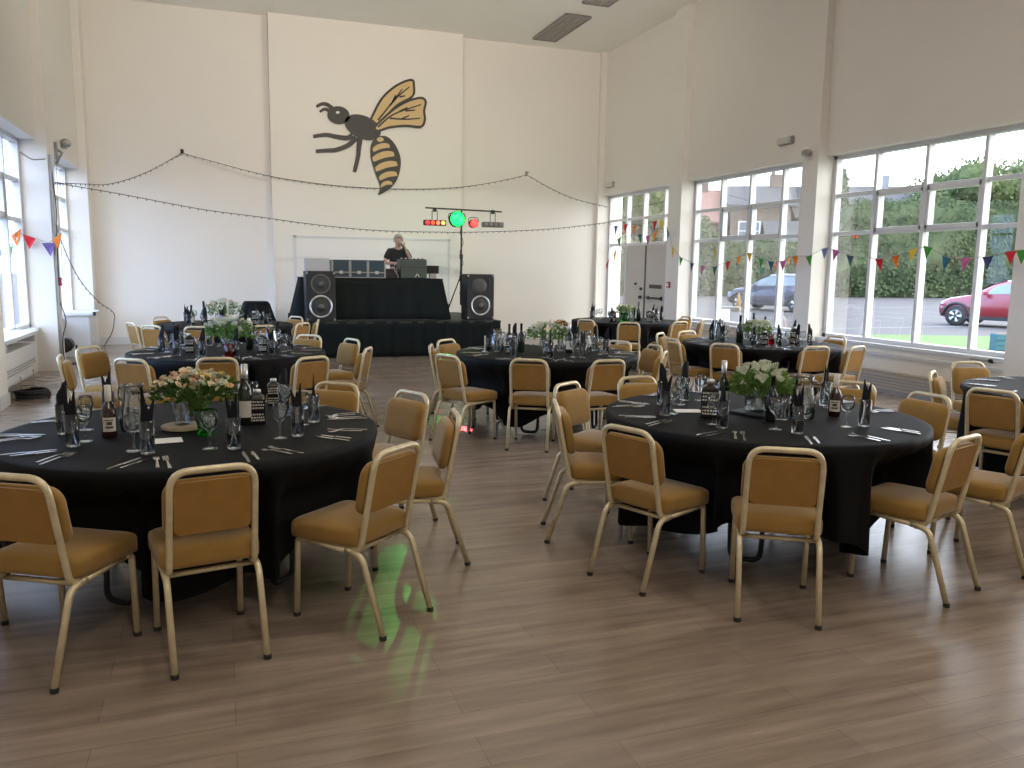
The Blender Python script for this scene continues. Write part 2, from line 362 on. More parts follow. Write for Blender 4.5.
for s_ in (-.09,.09): MB().lathe([(.03,0),(.055,.04),(.06,.09),(.05,.1)],12,(.08,s_,.02),'y').build('lamp_head',M['greymetal'],sl,True)
br=thing('cable_bracket','bent grey conduit bracket at the top of the left pillar','bracket',(0,0,0))
MB().tube([ony(54,147,14.2),ony(62,153,14.2),ony(56,164,14.2)],.02).build('tube',M['greymetal'],br); MB().box(-2.28,-2.24,14.1,14.2,3.1,3.35).build('fixing_plate',M['greymetal'],br)
cp=thing('call_point','small red fire call point on the left pillar','alarm',(XL-.004,13.62,1.30)); mred=mat('red_plastic',(.42,.05,.06),.4)
MB().box(0,.07,-.05,.05,-.06,.06).build('body',mred,cp,bevel=.008); MB().box(.07,.074,-.03,.03,-.03,.03).build('plate',M['paper'],cp)
cp=thing('call_point','small red fire call point on the far right pillar beside the doors','alarm',(XR+.004,14.2,1.32))
MB().box(-.04,0,-.05,.05,-.06,.06).build('body',mred,cp,bevel=.008); MB().box(-.044,-.04,-.03,.03,-.03,.03).build('plate',M['paper'],cp)
# cable trunking down the left pillar
tag(MB().box(XL,XL+.035,13.52,13.57,.15,3.1).build('cable_trunking',M['greymetal']),'thin grey cable trunking running down the left pillar edge','trunking')
cc=MB(); pts=[(-2.22,13.62,3.0),(-2.2,13.66,2.6),(-2.18,13.64,2.3),(-2.21,13.7,1.9),(-2.2,13.62,1.5),(-2.22,13.66,1.0),(-2.16,13.62,.85),(-2.14,13.66,.7),(-2.2,13.62,.5),(-2.2,13.6,.3),(-2.18,13.6,.013)]
tag(cc.tube(fillet([(p_[0]-.03,p_[1]-.04,p_[2]) for p_ in pts],.1,3),.007).build('power_cable',M['black']),'black cable hanging down the left pillar','cable')
tag(MB().tube(fillet([onx(20,152,-2.45),onx(32,160,-2.35),onx(45,159,-2.28)],.2,4),.01).build('slack_wire',M['grey']),'thin grey wire sagging across the left pillar head','wire')
can=thing('par_can','black cylinder uplighter lying by the left pillar base','lamp',(-2.32,14.35,.0))
MB().lathe([(.08,-.13),(.11,-.12),(.11,.12),(.08,.16),(.05,.17)],20,(0,0,.30),'y').build('can_body',M['black'],can,True); MB().lathe([(.095,.12),(.11,.135)],20,(0,0,.30),'y').build('lens',M['blackgloss'],can)
MB().tube(fillet([(-.15,0,.3),(-.15,0,.12),(-.15,-.02,.012),(.15,-.02,.012),(.15,0,.12),(.15,0,.3)],.04,3),.012).build('yoke',M['black'],can)
co=MB(); cpt=[]
for k in range(80):
    a=k*.42; cpt.append((-2.12+(.17+.02*sin(k*1.3))*cos(a),10.75+(.16+.02*cos(k))*sin(a),.014+.0012*k))
co.tube(cpt,.013,6); tag(co.build('cable_coil',M['black']),'black coil of cable on the floor below the left heater','cable')
# ------------------------------------------------------------------ chair
def chair_proto():
    t=thing('banquet_chair','x','chair')
    up=lambda y,z:(y,z)
    # seat cushion
    s=MB(); rs=[]
    for k,(w_,d_,z,r) in enumerate(((.36,.385,.380,.04),(.388,.412,.386,.045),(.392,.416,.405,.045),(.392,.416,.440,.045),(.384,.408,.453,.045),(.36,.384,.462,.045),(.28,.30,.470,.045),(.15,.16,.473,.04))):
        rs.append([(x,y*.94+.053,z+ .006*(-(y)/.2)) for x,y in rrect(w_,d_,r,4,.04)])
    s.rings(rs).build('seat',M['velvet'],t,True)
    # backrest cushion in front of the hoop
    rec=lambda z:-.15-.075*(z-.42)/.38
    s=MB(); rs=[]
    for off,sh in ((.012,.02),(.016,.004),(.03,0),(.048,.004),(.06,.02),(.064,.06)):
        ring=[]
        for x,z in rrect(.365-2*sh,.232-2*sh,max(.055-sh*.4,.02),5):
            zz=.638+z; zz+= (.012*(1-(x/.2)**2) if z>0 else 0)
            ring.append((x,rec(zz)+off+.012*(x/.2)**2*.6,zz))
        rs.append(ring)
    b=s.rings(rs).build('backrest',M['velvet'],t,True)
    s=MB(); rs=[]
    for off in (-.004,.012):
        rs.append([(x,rec(.642+z)+off,.642+z+(.008*(1-(x/.17)**2) if z>0 else 0)) for x,z in rrect(.292,.215,.03,4)])
    s.rings(rs).build('back_panel',M['panel'],t)
    # hoop
    hp=[(.163,.10,.373),(.163,-.140,.373),(.163,-.154,.44),(.158,-.224,.80),(-.158,-.224,.80),(-.163,-.154,.44),(-.163,-.140,.373),(-.163,.10,.373)]
    MB().tube(fillet(hp,[0,.07,.02,.075,.075,.02,.07,0],6),.0125,square=True).build('back_frame',M['gold'],t,True)
    sf=MB()
    for x in (-.176,.176): sf.tube([(x,.19,.372),(x,-.10,.362)],.0115,square=True)
    sf.tube([(-.172,.17,.368),(.172,.17,.368)],.010,square=True); sf.tube([(-.172,-.09,.352),(.172,-.09,.352)],.010,square=True)
    sf.build('seat_frame',M['gold'],t,True)
    for x in (-.176,.176):
        l=MB().tube(fillet([(x,.16,.374),(x,.207,.372),(x,.222,.012)],.05,5),.0125,square=True).build('leg',M['gold'],t,True)
        MB().lathe([(.016,0),(.0165,.016),(.014,.02)],8,(x,.222,0)).build('rubber_foot',M['rubber'],l)
        l=MB().tube(fillet([(x,-.07,.362),(x,-.155,.355),(x,-.268,.012)],.06,5),.0125,square=True).build('leg',M['gold'],t,True)
        MB().lathe([(.016,0),(.0165,.016),(.014,.02)],8,(x,-.268,0)).build('rubber_foot',M['rubber'],l)
    return t
CH=chair_proto(); CH_used=[False]
# ------------------------------------------------------------------ tables
TAB=dict(T1=(-.15,4.42,'front left table'),T2=(3.01,4.04,'front right table'),T3=(3.10,7.69,'middle table'),T4=(.05,8.42,'left middle table'),
 T5=(.05,12.36,'far left table'),T6=(6.08,8.24,'right window table'),T7=(6.45,12.45,'far table by double doors'),T8=(6.08,4.16,'cropped right table'))
TLAB=dict(T1='large round black-clothed table nearest the camera on the left, white card on it',T2='large round black-clothed table in the right foreground with water jug and brown bottle',
 T3='round black-clothed table in the middle of the room, between stage and front right table',T4='round black-clothed table behind the front left table with red glass by flowers',
 T5='round black-clothed table farthest back on the left, near black draped case',T6='round black-clothed table beside the right windows with tall wine bottles',
 T7='round black-clothed table farthest back on the right by the double doors',T8='round black-clothed table cut off by the right edge of the photo')
def P(u,v): q=onz(u,v,.805); return (q.x,q.y)
CHAIRS=dict(T1=[P(8,475),P(213,467),P(398,447),P(455,412),P(412,392),P(337,383),(-1.42,3.98)],
 T2=[P(637,377),P(567,383),P(556,402),P(627,428),P(787,449),P(967,437),P(930,394),(4.10,3.10),P(853,382)],
 T3=[P(431,345),P(447,355),P(446,339.5),P(529,359.5),P(609,360),P(655,345),P(665,352),P(620,341)],
 T4=[P(60,356),P(88,347),P(130,359),P(217,358),P(313,357),P(352,339),P(368,348),P(309,335)],
 T5=[P(318,320),P(303,323),P(296,316.5),(-.85,11.25),P(131,323),(-.86,13.1),P(264,325.5),(-.3,11.0)],
 T6=[P(673,339),P(724.5,344),P(817,346.5),P(858,346.5),(7.25,8.3),P(687,331),P(660.5,333)],
 T7=[P(629,322.5),P(586,319.5),(6.75,11.2),(7.45,11.65),(7.65,12.5)],
 T8=[P(993,390),P(933,372),P(968,362)])
EXTRA=dict(T1=[130,165],T2=[35],T3=[60,95],T4=[95,135],T5=[80,110],T6=[60,-120],T7=[60,120,150],T8=[])
WORDS=['twelve','one','two','three','four','five','six','seven','eight','nine','ten','eleven']
SEATS={}   # table -> list of (angle, hour, chair object)
def place_chair(x,y,rz,label):
    if not CH_used[0]:
        CH_used[0]=True; CH.location=(x,y,0); CH.rotation_euler=(0,0,rz); CH['label']=label; CH['group']='gold banquet chairs around the round tables'; return CH
    return dup(CH,(x,y,0),rz,label,'gold banquet chairs around the round tables')
FACE={('T8',0):.38,('T2',7):1.92,('T4',1):-.55,('T4',0):.08,('T1',1):None}
for tk,(cx,cy,tn) in TAB.items():
    phi=math.atan2(-cy,-cx); L=[]
    cand=[]
    for i,(x,y) in enumerate(CHAIRS[tk]):
        cand.append((math.atan2(y-cy,x-cx),i))
    for a in EXTRA[tk]: cand.append((math.radians(a),None))
    cand.sort(key=lambda q:((phi-q[0])%(2*PI)))
    used=set(); hours=[]
    for a,i in cand:
        h=(6+((phi-a)%(2*PI))/(PI/6)); hr=round(h)
        while hr in used or (hours and hr<=hours[-1]): hr+=1
        used.add(hr); hours.append(hr)
    # keep the count inside twelve
    for (a,i),hr in zip(cand,hours):
        hw=WORDS[hr%12]; ch=None
        if i is not None:
            x,y=CHAIRS[tk][i]; f=Vector((cx-x,cy-y)).normalized(); fa=math.atan2(f.y,f.x)
            if FACE.get((tk,i)) is not None: fa=FACE[(tk,i)]
            if FACE.get((tk,i),0) is None: fa=math.radians(101)
            ff=Vector((cos(fa),sin(fa))); ox,oy=x+.22*ff.x,y+.22*ff.y
            va=Vector((x,y)).normalized(); dt=va.dot(ff)
            vw='seen from behind' if dt>.45 else ('seen from the front' if dt<-.45 else 'seen side-on')
            lb=f"gold framed mustard chair at {hw} o'clock of the {tn}, {vw}"
            if len(lb.split())>16: lb=f"gold framed mustard chair at {hw} o'clock of the {tn}"
            ch=place_chair(ox,oy,fa-PI/2,lb)
            ch['_f']=(ox,oy,fa)
        L.append((a,hw,ch))
    SEATS[tk]=L
R_=.915; ZT=.75
def make_table(tk):
    cx,cy,tn=TAB[tk]; rnd=random.Random(tk)
    t=thing('round_table',f'folding round table standing under the black cloth of the {tn}','table',(cx,cy,0),0,'round banquet tables')
    MB().lathe([(.88,.705),(.90,.708),(.905,.72),(.90,.738)],48).build('tabletop',M['wood'],t)
    for k in range(4):
        a=PI/4+k*PI/2+rnd.random()*.1; c,s_=cos(a),sin(a); q=(-s_,c)
        MB().tube(fillet([(c*.48-q[0]*.10,s_*.48-q[1]*.10,.704),(c*.52-q[0]*.08,s_*.52-q[1]*.08,.02),(c*.52+q[0]*.08,s_*.52+q[1]*.08,.02),(c*.48+q[0]*.10,s_*.48+q[1]*.10,.704)],.05,4),.0145,8).build('leg',M['black'],t,True)
    # cloth
    NA=360; th0={'T1':.04,'T2':.26,'T3':.85}.get(tk,rnd.random()*PI/2); ph=[rnd.random()*6.28 for _ in range(6)]
    boxes=[]
    for a,hw,ch in SEATS[tk]:
        if ch: boxes.append((*ch.location[:2],ch.rotation_euler[2]))
    for k2 in TAB:
        if k2!=tk:
            for a,hw,ch in SEATS[k2]:
                if ch and math.hypot(ch.location[0]-cx,ch.location[1]-cy)<1.4: boxes.append((*ch.location[:2],ch.rotation_euler[2]))
    rs=[]
    for r in (.02,.2,.4,.6,.75,.86,.90):
        rs.append([(r*cos(2*PI*j/NA),r*sin(2*PI*j/NA),ZT-.002+.0012*noise.noise(Vector((cx+r*cos(2*PI*j/NA)*4,cy+r*sin(2*PI*j/NA)*4,0)))) for j in range(NA)])
    rs.append([(.918*cos(2*PI*j/NA),.918*sin(2*PI*j/NA),ZT-.008) for j in range(NA)])
    NS=16
    for i in range(1,NS+1):
        u=i/NS; ring=[]
        for j in range(NA):
            a=2*PI*j/NA
            drop=.44+.19*(.5+.5*cos(4*(a-th0)))**2.2+.02*sin(3*a+ph[0])+.02*sin(11*a+ph[2])
            fold=(sin(9*a+ph[1]+1.2*sin(2*a+ph[2]))+.9*sin(19*a+ph[3]+1.5*sin(3*a+ph[4]))+.55*sin(37*a+ph[5]+sin(5*a)))
            amp=.030*min(1,u*1.5)*(1+.5*cos(4*(a-th0)))
            r=.922+.016*u+amp*(fold*.6+.25)
            z=ZT-.012-drop*u
            x,y=r*cos(a),r*sin(a)
            for bx_,by_,rz in boxes:
                dx,dy=x+cx-bx_,y+cy-by_; lx=dx*cos(rz)+dy*sin(rz); ly=-dx*sin(rz)+dy*cos(rz)
                if abs(lx)<.34 and -.35<ly<.275 and z<.72:
                    k=min(1,(.72-z)/.20); k=k*k*(3-2*k); q=1 if abs(lx)<.215 else max(0,1-(abs(lx)-.215)/.11); q=q*q*(3-2*q)
                    mv=(.275-ly)*k*q; x-=sin(rz)*mv; y+=cos(rz)*mv
            ring.append((x,y,z))
        rs.append(ring)
    m=MB(); n=NA; 
    for r in rs: m.v+=r
    for i in range(len(rs)-1):
        for j in range(n): m.f.append((i*n+j,i*n+(j+1)%n,(i+1)*n+(j+1)%n,(i+1)*n+j))
    m.f.append(tuple(range(n)))
    o=m.build('tablecloth',M['cloth'],None,True,(cx,cy,0)); tag(o,TLAB[tk].replace('table','table cloth',1) if 0 else f'black cloth draped in soft folds over the {tn}','tablecloth','black tablecloths')
    t['label']=TLAB[tk]
for tk in TAB: make_table(tk)
# ------------------------------------------------------------------ tableware meshes
def tumbler_mesh():
    return MB().lathe([(.026,0),(.030,.002),(.033,.15),(.0315,.15),(.028,.014),(.004,.012)],14).mesh('tumbler',M['glass'],True)
def wine_mesh():
    return MB().lathe([(.033,0),(.034,.003),(.012,.008),(.005,.02),(.0045,.075),(.012,.085),(.030,.10),(.037,.125),(.036,.15),(.031,.172),(.0295,.172),(.0345,.15),(.0355,.125),(.029,.103),(.004,.09)],14).mesh('wine_glass',M['glass'],True)
def napkin_mesh(kind,sd):
    m=MB(); rnd=random.Random(sd)
    if kind==0:   # roll with a slanted, pointed top
        rs=[]
        for z in (.016,.06,.12,None):
            rg=[]
            for j in range(16):
                a=2*PI*j/16; r=.0235+.0015*sin(3*a); 
                zz=z if z is not None else .205+.055*cos(a)+.01*sin(2*a)
                rr=r*(1 if z is not None and z<.1 else 1.12)
                rg.append((rr*cos(a),rr*.85*sin(a),zz))
            rs.append(rg)
        for k in (.6,.2): rs.append([(p[0]*k,p[1]*k,p[2]-.015*(1-k)) for p in rs[3]])
        m.rings(rs)
    else:       # two folded ears
        rs=[[ (.022*cos(2*PI*j/12),.018*sin(2*PI*j/12),z) for j in range(12)] for z in (.016,.08,.145)]; m.rings(rs)
        for sx,top,lean in ((-1,.265,.012),(1,.24,.022),(0,.225,-.01)):
            m.add([(sx*.004-.018,-.008,.13),(sx*.004+.018,-.008,.13),(sx*.004+.016,.010,.13),(sx*.004-.016,.010,.13),(sx*lean+sx*.008,.002,top),(sx*lean+sx*.008+.006,.0,top-.01)],
              [(0,1,5,4),(1,2,5),(2,3,4,5),(3,0,4),(0,3,2,1)])
    return m.mesh('folded_napkin',M['napkin'],kind==0)
def knife_mesh(l=.215):
    m=MB(); m.rings([[(-.0055,-l/2,.001),(.0055,-l/2,.001),(.0055,-l/2,.006),(-.0055,-l/2,.006)],[(-.0065,-l/2+.09,.001),(.0065,-l/2+.09,.001),(.0065,-l/2+.09,.006),(-.0065,-l/2+.09,.006)],
      [(-.009,-l/2+.10,.002),(.008,-l/2+.10,.002),(.008,-l/2+.10,.0035),(-.009,-l/2+.10,.0035)],[(-.009,l/2-.03,.002),(.008,l/2-.03,.002),(.008,l/2-.03,.0035),(-.009,l/2-.03,.0035)],[(-.002,l/2,.002),(.006,l/2,.002),(.006,l/2,.003),(-.002,l/2,.003)]])
    return m.mesh('knife',M['steel'],False)
def fork_mesh(l=.2):
    m=MB(); h=-l/2
    m.rings([[(-w_,h+y,z),(w_,h+y,z),(w_,h+y,z+.003),(-w_,h+y,z+.003)] for y,w_,z in ((0,.0075,.001),(.05,.006,.004),(.115,.0035,.007),(.13,.009,.005),(.142,.0115,.003),(.15,.0115,.002))])
    for k in range(4):
        x=-.0095+k*.00633; m.rings([[(x-.0016,h+y,z),(x+.0016,h+y,z),(x+.0016,h+y,z+.0025),(x-.0016,h+y,z+.0025)] for y,z in ((.148,.002),(.17,.004),(l,.010))])
    return m.mesh('fork',M['steel'],False)
def spoon_mesh(l=.18):
    m=MB(); h=-l/2
    m.rings([[(-w_,h+y,z),(w_,h+y,z),(w_,h+y,z+.003),(-w_,h+y,z+.003)] for y,w_,z in ((0,.007,.001),(.05,.0055,.004),(.11,.003,.006),(.125,.010,.004),(.145,.017,.001),(.165,.015,.002),(l,.005,.006))])
    return m.mesh('dessert_spoon',M['steel'],True)
ME=dict(tum=tumbler_mesh(),wg=wine_mesh(),n0=napkin_mesh(0,1),n1=napkin_mesh(1,2),kn=knife_mesh(),kn2=knife_mesh(.18),fk=fork_mesh(),fk2=fork_mesh(.165),sp=spoon_mesh())
def item(name,mesh,x,y,z,rz,label,cat,group):
    o=bpy.data.objects.new(name,mesh); COL.objects.link(o); o.location=(x,y,z); o.rotation_euler=(0,0,rz); return tag(o,label,cat,group)
LEVEL=dict(T1=2,T2=2,T3=2,T4=2,T5=0,T6=1,T7=0,T8=3)
def settings(tk):
    cx,cy,tn=TAB[tk]; lev=LEVEL[tk]; rnd=random.Random(tk+'s')
    for a,hw,ch in SEATS[tk]:
        if tk=='T2' and ch and abs(ch.location[0]-4.0)<.12 and ch.location[1]<3.5: continue
        if tk=='T8' and not ch: continue
        a+=rnd.uniform(-.03,.03)
        u=Vector((cos(a),sin(a))); f=-u; r=Vector((f.y,-f.x)); rz=math.atan2(f.y,f.x)-PI/2
        def at(rad,lat): q=u*rad+r*lat; return cx+q.x,cy+q.y
        w=f"at {hw} o'clock of the {tn}"
        if lev!=3:
            x,y=at(.585+rnd.uniform(-.02,.02),.12+rnd.uniform(-.02,.015))
            item('tumbler',ME['tum'],x,y,ZT,0,'tall clear tumbler '+w,'glass','tumblers on the '+tn)
            item('folded_napkin',ME['n%d'%(0 if rnd.random()<.55 else 1)],x,y,ZT+.001,rnd.random()*6.28,'black folded napkin in the tumbler '+w,'napkin','napkins on the '+tn)
            x2,y2=at(.525+rnd.uniform(-.02,.02),.035+rnd.uniform(-.015,.01))
            item('wine_glass',ME['wg'],x2,y2,ZT,0,'stemmed clear wine glass '+w,'glass','wine glasses on the '+tn)
        if lev>=1:
            j=lambda:rnd.uniform(-.06,.06)
            x,y=at(.765,.155); item('knife',ME['kn'],x,y,ZT,rz+j(),'long steel dinner knife '+w,'knife','cutlery on the '+tn)
            x,y=at(.765,-.16); item('fork',ME['fk'],x,y,ZT,rz+j(),'large steel fork '+w,'fork','cutlery on the '+tn)
        if lev>=2:
            x,y=at(.755,.195); item('knife',ME['kn2'],x,y,ZT,rz+j(),'short steel starter knife '+w,'knife','cutlery on the '+tn)
            x,y=at(.755,-.20); item('fork',ME['fk2'],x,y,ZT,rz+j(),'short steel starter fork '+w,'fork','cutlery on the '+tn)
for tk in TAB: settings(tk)
# ------------------------------------------------------------------ centrepieces
def Q(u,v): q=onz(u,v,ZT); return q.x,q.y
def bottle(u,v,label,h=.30,r=.038,m='wine',foil=True,lab=True,neck=.35,print_=False,base=None):
    x,y=base or Q(u,v); b=thing('bottle',label,'bottle',(x,y,ZT),math.atan2(y,x)-PI/2,None)
    nh=h*(1-neck)
    MB().lathe([(r*.9,0),(r,.006),(r,nh*.82),(r*.82,nh*.93),(r*.42,nh*1.06),(r*.36,nh*1.12),(r*.34,h-.01),(r*.4,h-.008),(r*.4,h)],18).build('glass_body',M[m],b,True)
    if foil: MB().lathe([(r*.39,h-.075),(r*.43,h-.07),(r*.45,h+.002),(r*.2,h+.004)],14).build('foil',M['foil'] if foil is True else M[foil],b,True)
    if lab:
        g=MB(); rs=[]
        for z in (nh*.2,nh*.62): rs.append([((r+.0008)*cos(a),(r+.0008)*sin(a),z) for a in [-PI/2-.95+1.9*k/10 for k in range(11)]])
        n=11; g.v=rs[0]+rs[1]; g.f=[(k,k+1,n+k+1,n+k) for k in range(n-1)]
        l=g.build('label',M['label'],b,True)
        if print_:
            g=MB(); rr=r+.0016
            for z0,z1,a0,a1 in ((.30,.36,-.5,.5),(.40,.50,-.35,.35),(.53,.56,-.55,.55)):
                A=[-PI/2+a0+(a1-a0)*k/5 for k in range(6)]; o=len(g.v)
                g.v+=[(rr*cos(a),rr*sin(a),nh*z0) for a in A]+[(rr*cos(a),rr*sin(a),nh*z1) for a in A]; g.f+=[(o+k,o+k+1,o+7+k,o+6+k) for k in range(5)]
            g.build('print',M['ink'],l,True)
    return b
def jug(u,v,label,s=1.0,base=None):
    x,y=base or Q(u,v); j=thing('water_jug',label,'jug',(x,y,ZT))
    MB().lathe([(.045*s,0),(.06*s,.004),(.066*s,.04*s),(.06*s,.10*s),(.047*s,.165*s),(.043*s,.20*s),(.05*s,.225*s),(.047*s,.225*s),(.040*s,.20*s),(.044*s,.165*s),(.057*s,.10*s),(.062*s,.04*s),(.01,.01)],18).build('body',M['jug'],j,True)
    MB().lathe([(.056*s,.012),(.061*s,.04*s),(.0585*s,.085*s),(.02*s,.086*s)],16).build('water',M['water'],j,True)
    MB().tube(fillet([(.043*s,0,.195*s),(.09*s,0,.19*s),(.095*s,0,.12*s),(.062*s,0,.07*s)],.03,4),.006*s).build('handle',M['jug'],j,True)
def jar(u,v,label,w_=.085,h=.17,base=None,cat='bottle'):
    x,y=base or Q(u,v); j=thing('square_bottle',label,cat,(x,y,ZT),math.atan2(y,x)-PI/2)
    rs=[[(a,b,z) for a,b in rrect(w_*k,w_*k,.012*k,3)] for z,k in ((0,.94),(.006,1),(h*.74,1),(h*.80,.9),(h*.86,.5),(h*.89,.4))]
    MB().rings(rs).build('body',M['blackgloss'],j)
    MB().lathe([(w_*.2,h*.885),(w_*.24,h*.89),(w_*.24,h),(w_*.1,h)],12).build('cap',M['foil'],j,True)
    g=MB(); y0=-w_/2-.001
    rnd=random.Random(label)
    for zz in (.10,.18,.27,.46,.55,.64):
        k=-.42
        while k<.36:
            ww=rnd.uniform(.05,.14); g.box(k*w_,min(k+ww,.42)*w_,y0-.0006,y0+.001,zz*h,(zz+.045)*h); k+=ww+.05
    g.build('label_print',M['label'],j,label='pale lettering block')
def napkin_stand(base,label):
    return item('folded_napkin',ME['n1'],base[0],base[1],ZT-.014,1.0,label,'napkin','loose napkins')
BLOS={}
def blossom_mesh(k):
    if k in BLOS: return BLOS[k]
    m=MB(); rnd=random.Random(k)
    for ring,(n,r,t) in enumerate(((7,.022,.25),(6,.016,.8),(4,.009,1.25))):
        for i in range(n):
            a=2*PI*i/n+ring*.4; c,s_=cos(a),sin(a); q=(-s_,c); h=r*sin(t); rr=r*cos(t)
            m.add([(0,0,.002*ring),(c*rr*.6+q[0]*r*.42,s_*rr*.6+q[1]*r*.42,h*.6+.002),(c*rr,s_*rr,h+.003),(c*rr*.6-q[0]*r*.42,s_*rr*.6-q[1]*r*.42,h*.6+.002)],[(0,1,2,3)])
    m.ball((0,0,.004),.006,6,4)
    BLOS[k]=m.mesh('blossom',M[k]); return BLOS[k]
def umbel_mesh():
    if 'u' in BLOS: return BLOS['u']
    m=MB(); rnd=random.Random(3)
    for i in range(24):
        a=i*2.4; r=.030*math.sqrt(i/26); m.ball((r*cos(a),r*sin(a),.012-r*.25),.0042,5,3)
        m.tube([(0,0,-.03),(r*cos(a),r*sin(a),.008-r*.25)],.0012,3,cap=False)
    BLOS['u']=m.mesh('umbel',M['petal_white']); return BLOS['u']
def bouquet(x,y,z0,label,rx,rz,h,kinds,nb,nl,seed,lm='leaf',umbels=0):
    rnd=random.Random(seed); b=thing('flower_arrangement',label,'flowers',(x,y,z0))
    fo=MB()
    for i in range(nl):
        a=rnd.random()*2*PI; el=rnd.random(); rr=rx*math.sqrt(rnd.random())*1.0; zz=h*(.15+.75*rnd.random())*(1-.35*(rr/rx)**2)
        c=Vector((rr*cos(a),rr*sin(a),zz)); d=Vector((cos(a)+rnd.uniform(-.7,.7),sin(a)+rnd.uniform(-.7,.7),rnd.uniform(-.3,1.1))).normalized()
        l=rnd.uniform(.025,.055); s_=d.cross(Vector((rnd.random(),rnd.random(),rnd.random()))).normalized()*l*.26; nrm=s_.cross(d)*.25
        fo.add([c,c+d*l*.45+s_+nrm,c+d*l,c+d*l*.45-s_+nrm],[(0,1,2,3)])
    fo.build('foliage',M[lm],b)
    st=MB(); pos=[]
    for i in range(nb):
        a=i*2.39996+rnd.uniform(-.3,.3); t=(i+.5)/nb; rr=rx*math.sqrt(t)*rnd.uniform(.85,1.08)
        zz=h*(1.0-.42*(rr/rx)**2)+rnd.uniform(-.02,.025); p=Vector((rr*cos(a),rr*sin(a),zz)); pos.append(p)
        st.tube([(p.x*.12,p.y*.12,-.06),(p.x*.6,p.y*.6,zz*.5),p-Vector((0,0,.006))],.0014,4,cap=False)
    st.build('stems',M['leaf_lt'],b)
    for i,p in enumerate(pos):
        o=part('blossom',umbel_mesh() if rnd.random()<umbels else blossom_mesh(rnd.choice(kinds)),b,p)
        o.rotation_euler=(rnd.uniform(-.6,.6)-p.y/rx*.7,rnd.uniform(-.6,.6)+p.x/rx*.7,rnd.random()*6); s_=rnd.uniform(.75,1.3); o.scale=(s_,s_,s_)
    return b
def vase(x,y,label,m='glass',r=.045,h=.11,r2=None,name='vase'):
    v=thing(name,label,'vase',(x,y,ZT)); r2=r2 or r*1.15
    MB().lathe([(r*.7,0),(r*.95,.003),(r,.02),(r2,h),(r2-.004,h),(r-.004,.022),(.005,.012)],18).build('glass_body',M[m],v,True)
    MB().lathe([(r*.85,.014),(r*.9,.02),(r*.98,h*.5),(.004,h*.505)],14).build('water',M['water'],v,True); return v
CREAM=['petal_cream','petal_peach','petal_white','petal_cream','petal_peach','petal_cream','petal_white','petal_yellow']
# T1
x,y=Q(183,428)
tag(MB().lathe([(.10,0),(.105,.003),(.105,.016),(.1,.018)],24).build('log_slice',M['wood'],None,loc=(x,y,ZT)),'pale wooden disc under the flowers on the front left table','table mat')
v=vase(x+.0,y,'clear glass vase of flowers on the wooden disc, front left table',r=.04,h=.12); v.location.z=ZT+.018
bouquet(x+.06,y+.04,ZT+.115,'cream and peach flower arrangement on the front left table',.20,.12,.16,CREAM,98,380,11)
gx,gy=Q(206,435); g=thing('tealight_glass','green tapered glass holder in front of flowers on the front left table','candle holder',(gx,gy,ZT))
MB().lathe([(.036,0),(.040,.004),(.036,.03),(.056,.125),(.053,.125),(.033,.034),(.006,.02)],16).build('glass_body',M['green_glass'],g,True); MB().lathe([(.018,.036),(.018,.048),(.002,.05)],12).build('candle',M['petal_yellow'],g)
bottle(110,437,'brown beer bottle with white label left of flowers on the front left table',.25,.034,'brown','label',True,.36,True)
jug(135,431,'clear water jug left of flowers on the front left table',1.05)
bottle(246,424,'tall dark wine bottle with silver foil right of flowers, front left table',.315,.037,'wine',True,True)
jar(258,423,'square black bottle with pale lettering right of the wine bottle, front left table',.08,.18)
jar(274,405,'plain dark square bottle behind the lettered one on the front left table',.075,.16)
x0,y0=Q(163,441); tag(MB().cbox((0,0,.001),(.17,.115,.002)).build('menu_card',M['paper'],None,loc=(x0,y0,ZT)),'white card lying flat on the front left table','card'); bpy.data.objects['menu_card'].rotation_euler=(0,0,.12)
# T2
x,y=Q(757,413); tr=thing('slate_tray','dark square tray under the flowers on the front right table','tray',(x,y,ZT),.4); MB().cbox((0,0,.006),(.24,.24,.012)).build('tray_base',M['black'],tr,bevel=.003)
v=vase(x,y,'clear glass bowl of flowers on the dark tray, front right table',r=.07,h=.10,r2=.085); v.location.z=ZT+.012
bouquet(x+.02,y,ZT+.085,'white and green cow parsley flowers on the front right table',.17,.12,.20,['petal_white','petal_cream'],30,680,12,'leaf_lt',.85)
jar(709,417,'square black bottle with pale lettering on the front right table',.095,.22)
bottle(771,421,'tall black bottle in front of flowers on the front right table',.26,.033,'blackgloss',False,False)
bottle(722,410,'dark wine bottle standing behind the square black bottle, front right table',.30,.036,'wine',True,True)
jug(802,418,'clear water jug right of flowers on the front right table',1.1)
bottle(834,416,'brown beer bottle with round white label, front right table',.245,.034,'brown','label',True,.36,True)
x0,y0=Q(688,411); o=tag(MB().cbox((0,0,.001),(.16,.11,.002)).build('menu_card',M['paper'],None,loc=(x0,y0,ZT)),'white card lying flat on the front right table','card'); o.rotation_euler=(0,0,-.3)
item('tumbler',ME['tum'],*Q(783,420),ZT,0,'spare clear tumbler beside the flowers on the front right table','glass','tumblers on the front right table')
